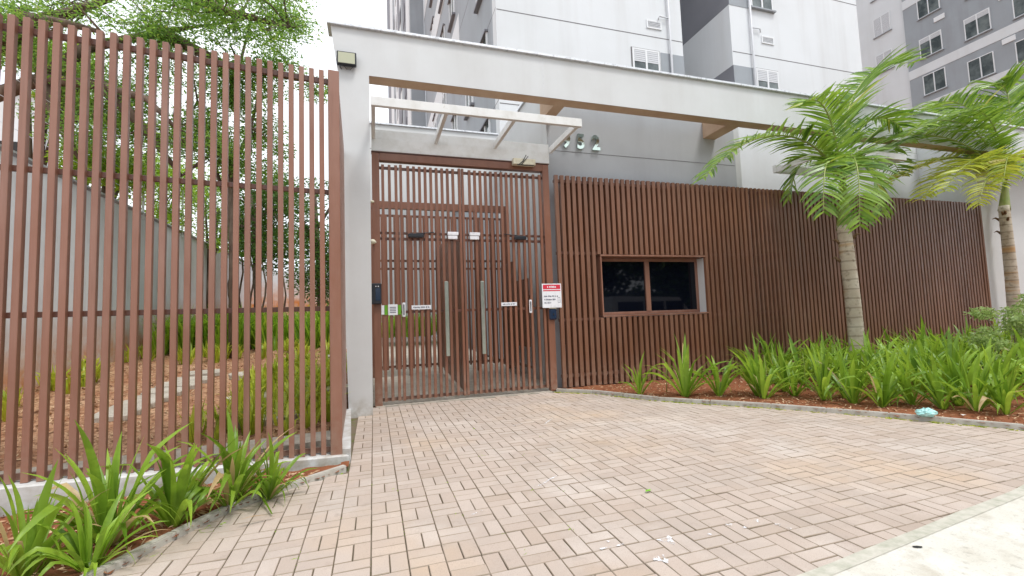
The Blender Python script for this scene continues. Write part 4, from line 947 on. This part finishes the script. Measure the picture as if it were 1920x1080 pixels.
# ---- trees
def limb_tree(name, label, base, trunk, limbs, clusters, nleaf, size, mat, seed, aspect=.4, rad=.5, group=None, bark='bark', flat=.5, tr=.12, twigs=0, droop=.1):
    t = thing(name, label, 'tree', base, group); b = Vector(base)
    pts = [Vector(p) - b for p in trunk]; tube('trunk', pts, [tr * (1 - .55 * i / (len(pts) - 1)) for i in range(len(pts))], bark, t, 9)
    for lm in limbs:
        q = [Vector(p) - b for p in lm]; tube('branch', q, [tr * .5 * (1 - .8 * i / (len(q) - 1)) + .006 for i in range(len(q))], bark, t, 7)
    r_ = random.Random(seed); ends = [Vector(l[-1]) - b for l in limbs] + [Vector(l[len(l) // 2]) - b for l in limbs]
    Cl = [Vector(c) - b for c in clusters]
    if twigs:
        B = Bag()
        for c in Cl:
            e = min(ends, key=lambda p: (p - c).length)
            mid = e.lerp(c, .5) + Vector((r_.gauss(0, .12), r_.gauss(0, .12), r_.gauss(0, .1))); B.add(*tube_vf([e, mid, c], [.018, .011, .004], 5))
            for q in range(twigs):
                d = Vector((r_.gauss(0, 1), r_.gauss(0, 1), r_.gauss(0, .5))).normalized() * rad * r_.uniform(.6, 1.1); B.add(*tube_vf([c.lerp(e, r_.uniform(0, .3)), c + d * .5 + Vector((0, 0, .04)), c + d], [.007, .004, .002], 4))
        B.build('twigs', bark, t)['kind'] = 'stuff'
    leaf_cloud('crown', clumpy(nleaf, [tuple(c) for c in Cl], rad, seed, flat), size, mat, t, aspect, seed + 1, droop, 'stuff'); return t
rt = random.Random(3)
def cl_px(regions):
    res = []
    for (x0, x1, y0, y1, Ya, Yb, n) in regions:
        for _ in range(n): res.append(tuple(at(rt.uniform(x0, x1), rt.uniform(y0, y1), rt.uniform(Ya, Yb))))
    return res
# big feathery tree behind the wall, branches sweep right
b1 = Vector((-6.6, 8.4, 0))
limb_tree('feathery_tree', 'large feathery leaved tree spreading over the top left behind the fence', b1,
    [b1, (-6.5, 8.3, 2.5), tuple(at(-40, 190, 8.3)), tuple(at(-20, 100, 8.2))],
    [[A(-40, 190, 8.3), A(80, 148, 8.0), A(190, 160, 7.8), A(275, 185, 7.6), A(330, 240, 7.4)], [A(-20, 100, 8.2), A(95, 35, 8.0), A(175, 8, 7.6), A(300, -40, 7.4)], [A(80, 148, 8.0), A(160, 90, 8.2), A(300, 60, 8.2), A(440, 40, 8.2)],
     [A(-20, 100, 8.2), A(40, 30, 7.6), A(130, 45, 7.2), A(190, 60, 7)], [A(190, 160, 7.8), A(270, 240, 8), A(340, 330, 8.2)], [A(80, 148, 8), A(110, 230, 8.2), A(150, 300, 8.4)], [A(300, -40, 7.4), A(420, 20, 7.4), A(540, 50, 7.4)], [A(300, 60, 8.2), A(420, 120, 8.3), A(560, 150, 8.3)]],
    cl_px([(0, 140, -40, 60, 7, 8.6, 9), (150, 560, -60, 60, 6.8, 8.6, 34), (230, 520, 50, 130, 7.4, 8.6, 14), (500, 590, 20, 60, 7.3, 7.6, 4), (530, 600, 120, 170, 8.2, 8.4, 3), (10, 70, 40, 130, 7.8, 8.6, 5), (120, 470, 120, 300, 7.6, 9, 38), (60, 300, 90, 260, 8.4, 9.5, 12)]),
    47000, .058, 'feather', 21, .38, .42, 'trees behind the left fence', flat=.45, tr=.2, twigs=3)
# slender garden tree, right half of the gap
b2 = Vector(at(437, 640, 8.6)); b2.z = zG(b2.x, b2.y)
limb_tree('garden_tree', 'slender upright tree growing in the garden just behind the fence', b2,
    [b2, A(436, 480, 8.6), A(432, 330, 8.6), A(420, 200, 8.6)],
    [[A(432, 330, 8.6), A(470, 240, 8.5), A(500, 120, 8.4)], [A(436, 420, 8.6), A(400, 300, 8.7), A(370, 190, 8.8)], [A(420, 200, 8.6), A(450, 120, 8.5), A(470, 40, 8.4)]],
    cl_px([(430, 540, 60, 330, 8.2, 9, 16), (350, 450, 120, 330, 8.2, 9.2, 12)]),
    13000, .06, 'feather', 31, .4, .36, 'trees behind the left fence', tr=.07, twigs=2)
# dense dark trees at the far end
for i, (px, py0, Y, x0, x1, y0, y1, n, lab) in enumerate(((483, 700, 11, 450, 560, 330, 500, 20, 'dark trunked tree at the far end of the garden, left of two'), (600, 640, 13, 545, 640, 350, 560, 26, 'dense dark green tree beside the fence post at the far end of the garden'))):
    b = Vector(at(px, py0, Y)); b.z = zG(b.x, b.y)
    limb_tree('dense_tree', lab, b, [b, A(px, 560, Y), A(px - 6, 430, Y), A(px - 10, 360, Y)], [[A(px - 6, 430, Y), A(px + 25, 380, Y), A(px + 45, 350, Y)], [A(px, 500, Y), A(px - 30, 420, Y), A(px - 40, 370, Y)]],
        cl_px([(x0, x1, y0, y1, Y - .8, Y + 1, n)]), 9000, .085, 'darkleaf', 41 + i, .45, .5, 'trees behind the left fence', tr=.09, twigs=1, flat=.8)
# bright bushes over the garden wall
for i, (x0, x1, y0, y1, Y, n, mt) in enumerate(((140, 260, 300, 360, 9.5, 10, 'bush'), (250, 360, 300, 420, 11.5, 14, 'bush'), (350, 470, 320, 460, 13, 14, 'feather'), (60, 130, 100, 200, 9.5, 5, 'bush'))):
    c = at((x0 + x1) / 2, y1, Y); b = Vector((c.x - .4, c.y, 0.5)); q = Vector(at((x0 + x1) / 2, (y0 + y1) / 2, Y))
    limb_tree('leafy_tree', ['bright green bushy tree over the highest part of the garden wall', 'bright green bushy tree over the middle of the garden wall', 'yellow green tree over the low far end of the garden wall', 'green tree top above the pale neighbouring building'][i], b,
        [b, b.lerp(q, .6), q], [[b.lerp(q, .6), q + Vector((.3, 0, .2))], [b.lerp(q, .5), q + Vector((-.3, 0, .2))]], cl_px([(x0, x1, y0, y1, Y - .5, Y + .6, n)]), 6000, .075, mt, 60 + i, .45, .42, 'trees behind the left fence', tr=.08, twigs=1, flat=.8)
# climbing stems trained up the wall
for i, (px, Y) in enumerate(((432, 12.3), (452, 12.8), (472, 13.2), (495, 13.8), (532, 14.6))):
    b = Vector(at(px, 650, Y)); b.z = zG(b.x, b.y); P = [b]
    for k in range(1, 9): q = Vector(at(px + 4 * math.sin(k * 1.3 + i), 620 - k * 22, Y)); P.append(q)
    t = thing('climbing_stem', '%s thin twisting stem from the left in front of the far garden wall' % ordn[i], 'climber', b, 'thin stems by the far garden wall')
    tube('stem', [p - b for p in P], [.03 * (1 - .06 * k) for k in range(9)], 'bark', t, 6)
    leaf_cloud('foliage', clumpy(160, [tuple(P[-1] - b), tuple(P[-2] - b)], .35, 90 + i), .09, 'bush', t, .45, 91 + i, .2)
# green planting strip at the far side of the garden, and grass tufts
def tufts(name, label, P, h, mat, n, seed):
    r_ = random.Random(seed); V = []
    for p in P:
        for _ in range(n):
            a = r_.uniform(0, 6.28); l = h * r_.uniform(.6, 1.2); o_ = r_.uniform(.1, .8); wd = .012 * r_.uniform(.8, 1.5); d = Vector((math.cos(a), math.sin(a), 0)); s = Vector((-math.sin(a), math.cos(a), 0)); b = Vector(p) + d * r_.uniform(0, .06)
            V += [b + s * wd, b - s * wd, b + d * l * o_ * .35 + Vector((0, 0, l * .6)) + s * wd, b + d * l * o_ * .35 + Vector((0, 0, l * .6)) - s * wd, b + d * l * o_ + Vector((0, 0, l * (1 - .5 * o_))) + s * .001, b + d * l * o_ + Vector((0, 0, l * (1 - .5 * o_))) - s * .001]
    o = numpy_mesh(name, np.array([tuple(v) for v in V]), 6, [(0, 2, 3, 1), (2, 4, 5, 3)], mat); tag(o, label, None, None, 'stuff'); return o
P = []
for _ in range(230):
    x = rt.uniform(-3.7, -.45); y = rt.uniform(9.0, 10.6) + (x + 2) * .0; P.append((x, y, zG(x, y)))
tufts('border_plants', 'bright green strap leaved border along the back of the garden', P, .75, 'bush', 16, 5)
P = [(x, y, zG(x, y)) for x, y in [(rt.uniform(-1.5, -.4), rt.uniform(4.4, 7.5)) for _ in range(110)] + [(rt.uniform(-3.8, -3.4), rt.uniform(5, 9)) for _ in range(30)] + [(rt.uniform(-3, -.5), rt.uniform(8, 9)) for _ in range(30)]]
tufts('grass_tufts', 'yellow green grass tufts on the garden slope behind the fence', P, .3, 'palmy', 14, 6)
P = [(x, y, .0) for x, y in [(rt.uniform(.2, 2.5), rt.uniform(14.5, 16)) for _ in range(70)]]
tufts('courtyard_plants', 'green plants seen deep inside beyond the inner gate', [(x, y, .6) for x, y, z in P], .9, 'bush', 16, 7)
cwb = thing('courtyard_back_wall', 'white wall deep inside beyond the inner gate', 'wall', (1, 18, 0)); box('wall', -1, 6, 18, 18.2, 0, 6, 'render', cwb)
# weeds between pavers
P = []
for _ in range(34):
    px, py = rt.uniform(420, 1100), rt.uniform(800, 1070); p = atz(px, py)
    if paved(p.x, p.y): i_ = round((p.x - x0g) / MOD); P.append((x0g + i_ * MOD, p.y, -.006))
P += [(x, y, -.004) for x, y in [(-.86, 2.86), (-.84, 2.84), (-.80, 2.9), (-.62, 3.05), (-1.0, 2.6)]]
tufts('joint_weeds', 'tiny weeds sprouting in the paver joints', P, .008, 'bush', 5, 8)
P = []
for _ in range(260):
    k = rt.randrange(len(curb_R) - 1); t_ = rt.random(); a, b = curb_R[k], curb_R[k + 1]; x = a[0] + (b[0] - a[0]) * t_; y = a[1] + (b[1] - a[1]) * t_; P.append((x - .01, y - .012, -.004))
tufts('kerb_weeds', 'low weeds and moss along the foot of the right kerb', P, .012, 'palmy', 5, 9)

# ------------------------------------------------------------------ small loose things
bg_ = thing('plastic_bag', 'crumpled pale turquoise plastic bag lying on the right kerb', 'bag', atz(1737, 779, .05))
V = []; F = []; nu, nv = 18, 10; rb = random.Random(4)
for j in range(nv + 1):
    for i in range(nu):
        a = 2 * math.pi * i / nu; e = (j / nv - .5) * math.pi; r = .085 * (1 + .38 * noise.noise(Vector((math.cos(a) * 2.2, math.sin(a) * 2.2, e * 2.5))) + .22 * noise.noise(Vector((math.cos(a) * 6, math.sin(a) * 6, e * 6))))
        V.append((r * math.cos(a) * math.cos(e) * 1.1, r * math.sin(a) * math.cos(e) * .75, .028 + r * math.sin(e) * .42))
for j in range(nv):
    for i in range(nu): F.append((j * nu + i, j * nu + (i + 1) % nu, (j + 1) * nu + (i + 1) % nu, (j + 1) * nu + i))
link('film', mesh('film', V, F), bg_, 'bag')
p = atz(1215, 921, .006); o = link('fallen_leaf', mesh('fallen_leaf', [(-.022, 0, .002), (-.008, .011, .006), (.012, .009, .004), (.024, 0, .008), (.01, -.01, .003), (-.01, -.009, .007)], [(0, 5, 1), (1, 5, 4, 2), (2, 4, 3)]), None, 'gleaf'); o.location = p; o.rotation_euler = (0, 0, .3); tag(o, 'single small green leaf fallen on the brick paving', 'leaf')
p = atz(1806, 778, .05); o = link('paper_scrap', mesh('paper_scrap', [(-.02, -.01, .0), (.02, -.012, .004), (.024, .01, .0), (-.016, .012, .006)], [(0, 1, 2, 3)]), None, 'wplast'); o.location = p; tag(o, 'small white paper scrap on the soil right of the plastic bag', 'litter')
p = atz(1720, 1025, .012); o = link('pavement_stain', mesh('pavement_stain', [(-.02, -.006, 0), (-.006, -.011, 0), (.016, -.005, 0), (.022, .006, 0), (.004, .01, 0), (-.016, .006, 0)], [(0, 1, 2, 3, 4, 5)]), None, 'rubber'); o.location = p; o.rotation_euler = (0, 0, -.5); tag(o, 'small dark spot on the pale pavement', 'stain'); 
# cut dry leaves lying over the left kerb
for i, (pa, pb) in enumerate((((450, 975), (515, 970)), ((470, 905), (510, 965)), ((110, 1072), (280, 1032)))):
    a, b = atz(*pa, .045), atz(*pb, .012 if i < 2 else .05); d = b - a; V = []; s = Vector((-d.y, d.x, 0)).normalized()
    for k in range(6):
        t_ = k / 5; q = a.lerp(b, t_) + Vector((0, 0, .015 * math.sin(t_ * 3))); wd = .011 * (1 - abs(t_ - .4)); V += [q + s * wd, q - s * wd + Vector((0, 0, .004))]
    o = link('loose_leaf', mesh('loose_leaf', V, [(2 * k, 2 * k + 2, 2 * k + 3, 2 * k + 1) for k in range(5)], True), None, 'litter' if i == 0 else 'strap')
    tag(o, ['dry tan strap leaf lying on the pavers by the left kerb', 'green strap leaf drooping over the left kerb onto the pavers', 'long green strap leaf lying flat on the left bed soil'][i], 'leaf')

# ------------------------------------------------------------------ across the street (seen only mirrored in the window)
van = thing('parked_van', 'white van parked on the street, mirrored in the guardhouse window', 'van', (11.5, -4.5, -.1)); van.rotation_euler = (0, 0, R(0))
prof = [(-2.2, .35), (2.2, .35), (2.25, .9), (1.7, 1.1), (1.1, 1.85), (-2.1, 1.95), (-2.25, 1.2)]
V = [(x, y, z) for y in (-.85, .85) for x, z in prof]; n = len(prof)
link('body', mesh('body', V, [tuple(range(n)), tuple(reversed(range(n, 2 * n)))] + [(i, i + n, (i + 1) % n + n, (i + 1) % n) for i in range(n)]), van, 'car')
for x0_, x1_ in ((-1.9, -.7), (-.6, .3), (.4, 1.3)): link('window', box_me(x0_, x1_, .851, .856, 1.15, 1.7), van, 'dglass')
for x in (-1.4, 1.4):
    for y in (-.8, .8): tube('wheel', [(x, y - .1, .34), (x, y + .1, .34)], .34, 'rubber', van, 18)
for i in range(5):
    b = Vector((5 + i * 6.5, -11 - (i % 2) * 1.5, -.1)); rr = random.Random(70 + i)
    cl = [tuple(b + Vector((rr.gauss(0, 2.2), rr.gauss(0, 1.4), rr.uniform(.8, 8.5)))) for _ in range(34)]
    limb_tree('street_tree', '%s dense street tree across the road, behind the viewer' % ordn[i], b, [b, b + Vector((.1, 0, 2)), b + Vector((0, .1, 4.5))], [[b + Vector((.1, 0, 2)), b + Vector((1.4, .3, 4))], [b + Vector((.1, 0, 2.2)), b + Vector((-1.3, -.2, 4.2))]], cl, 12000, .42, 'darkleaf', 80 + i, .6, 1.3, 'street trees across the road', tr=.22, flat=.9)
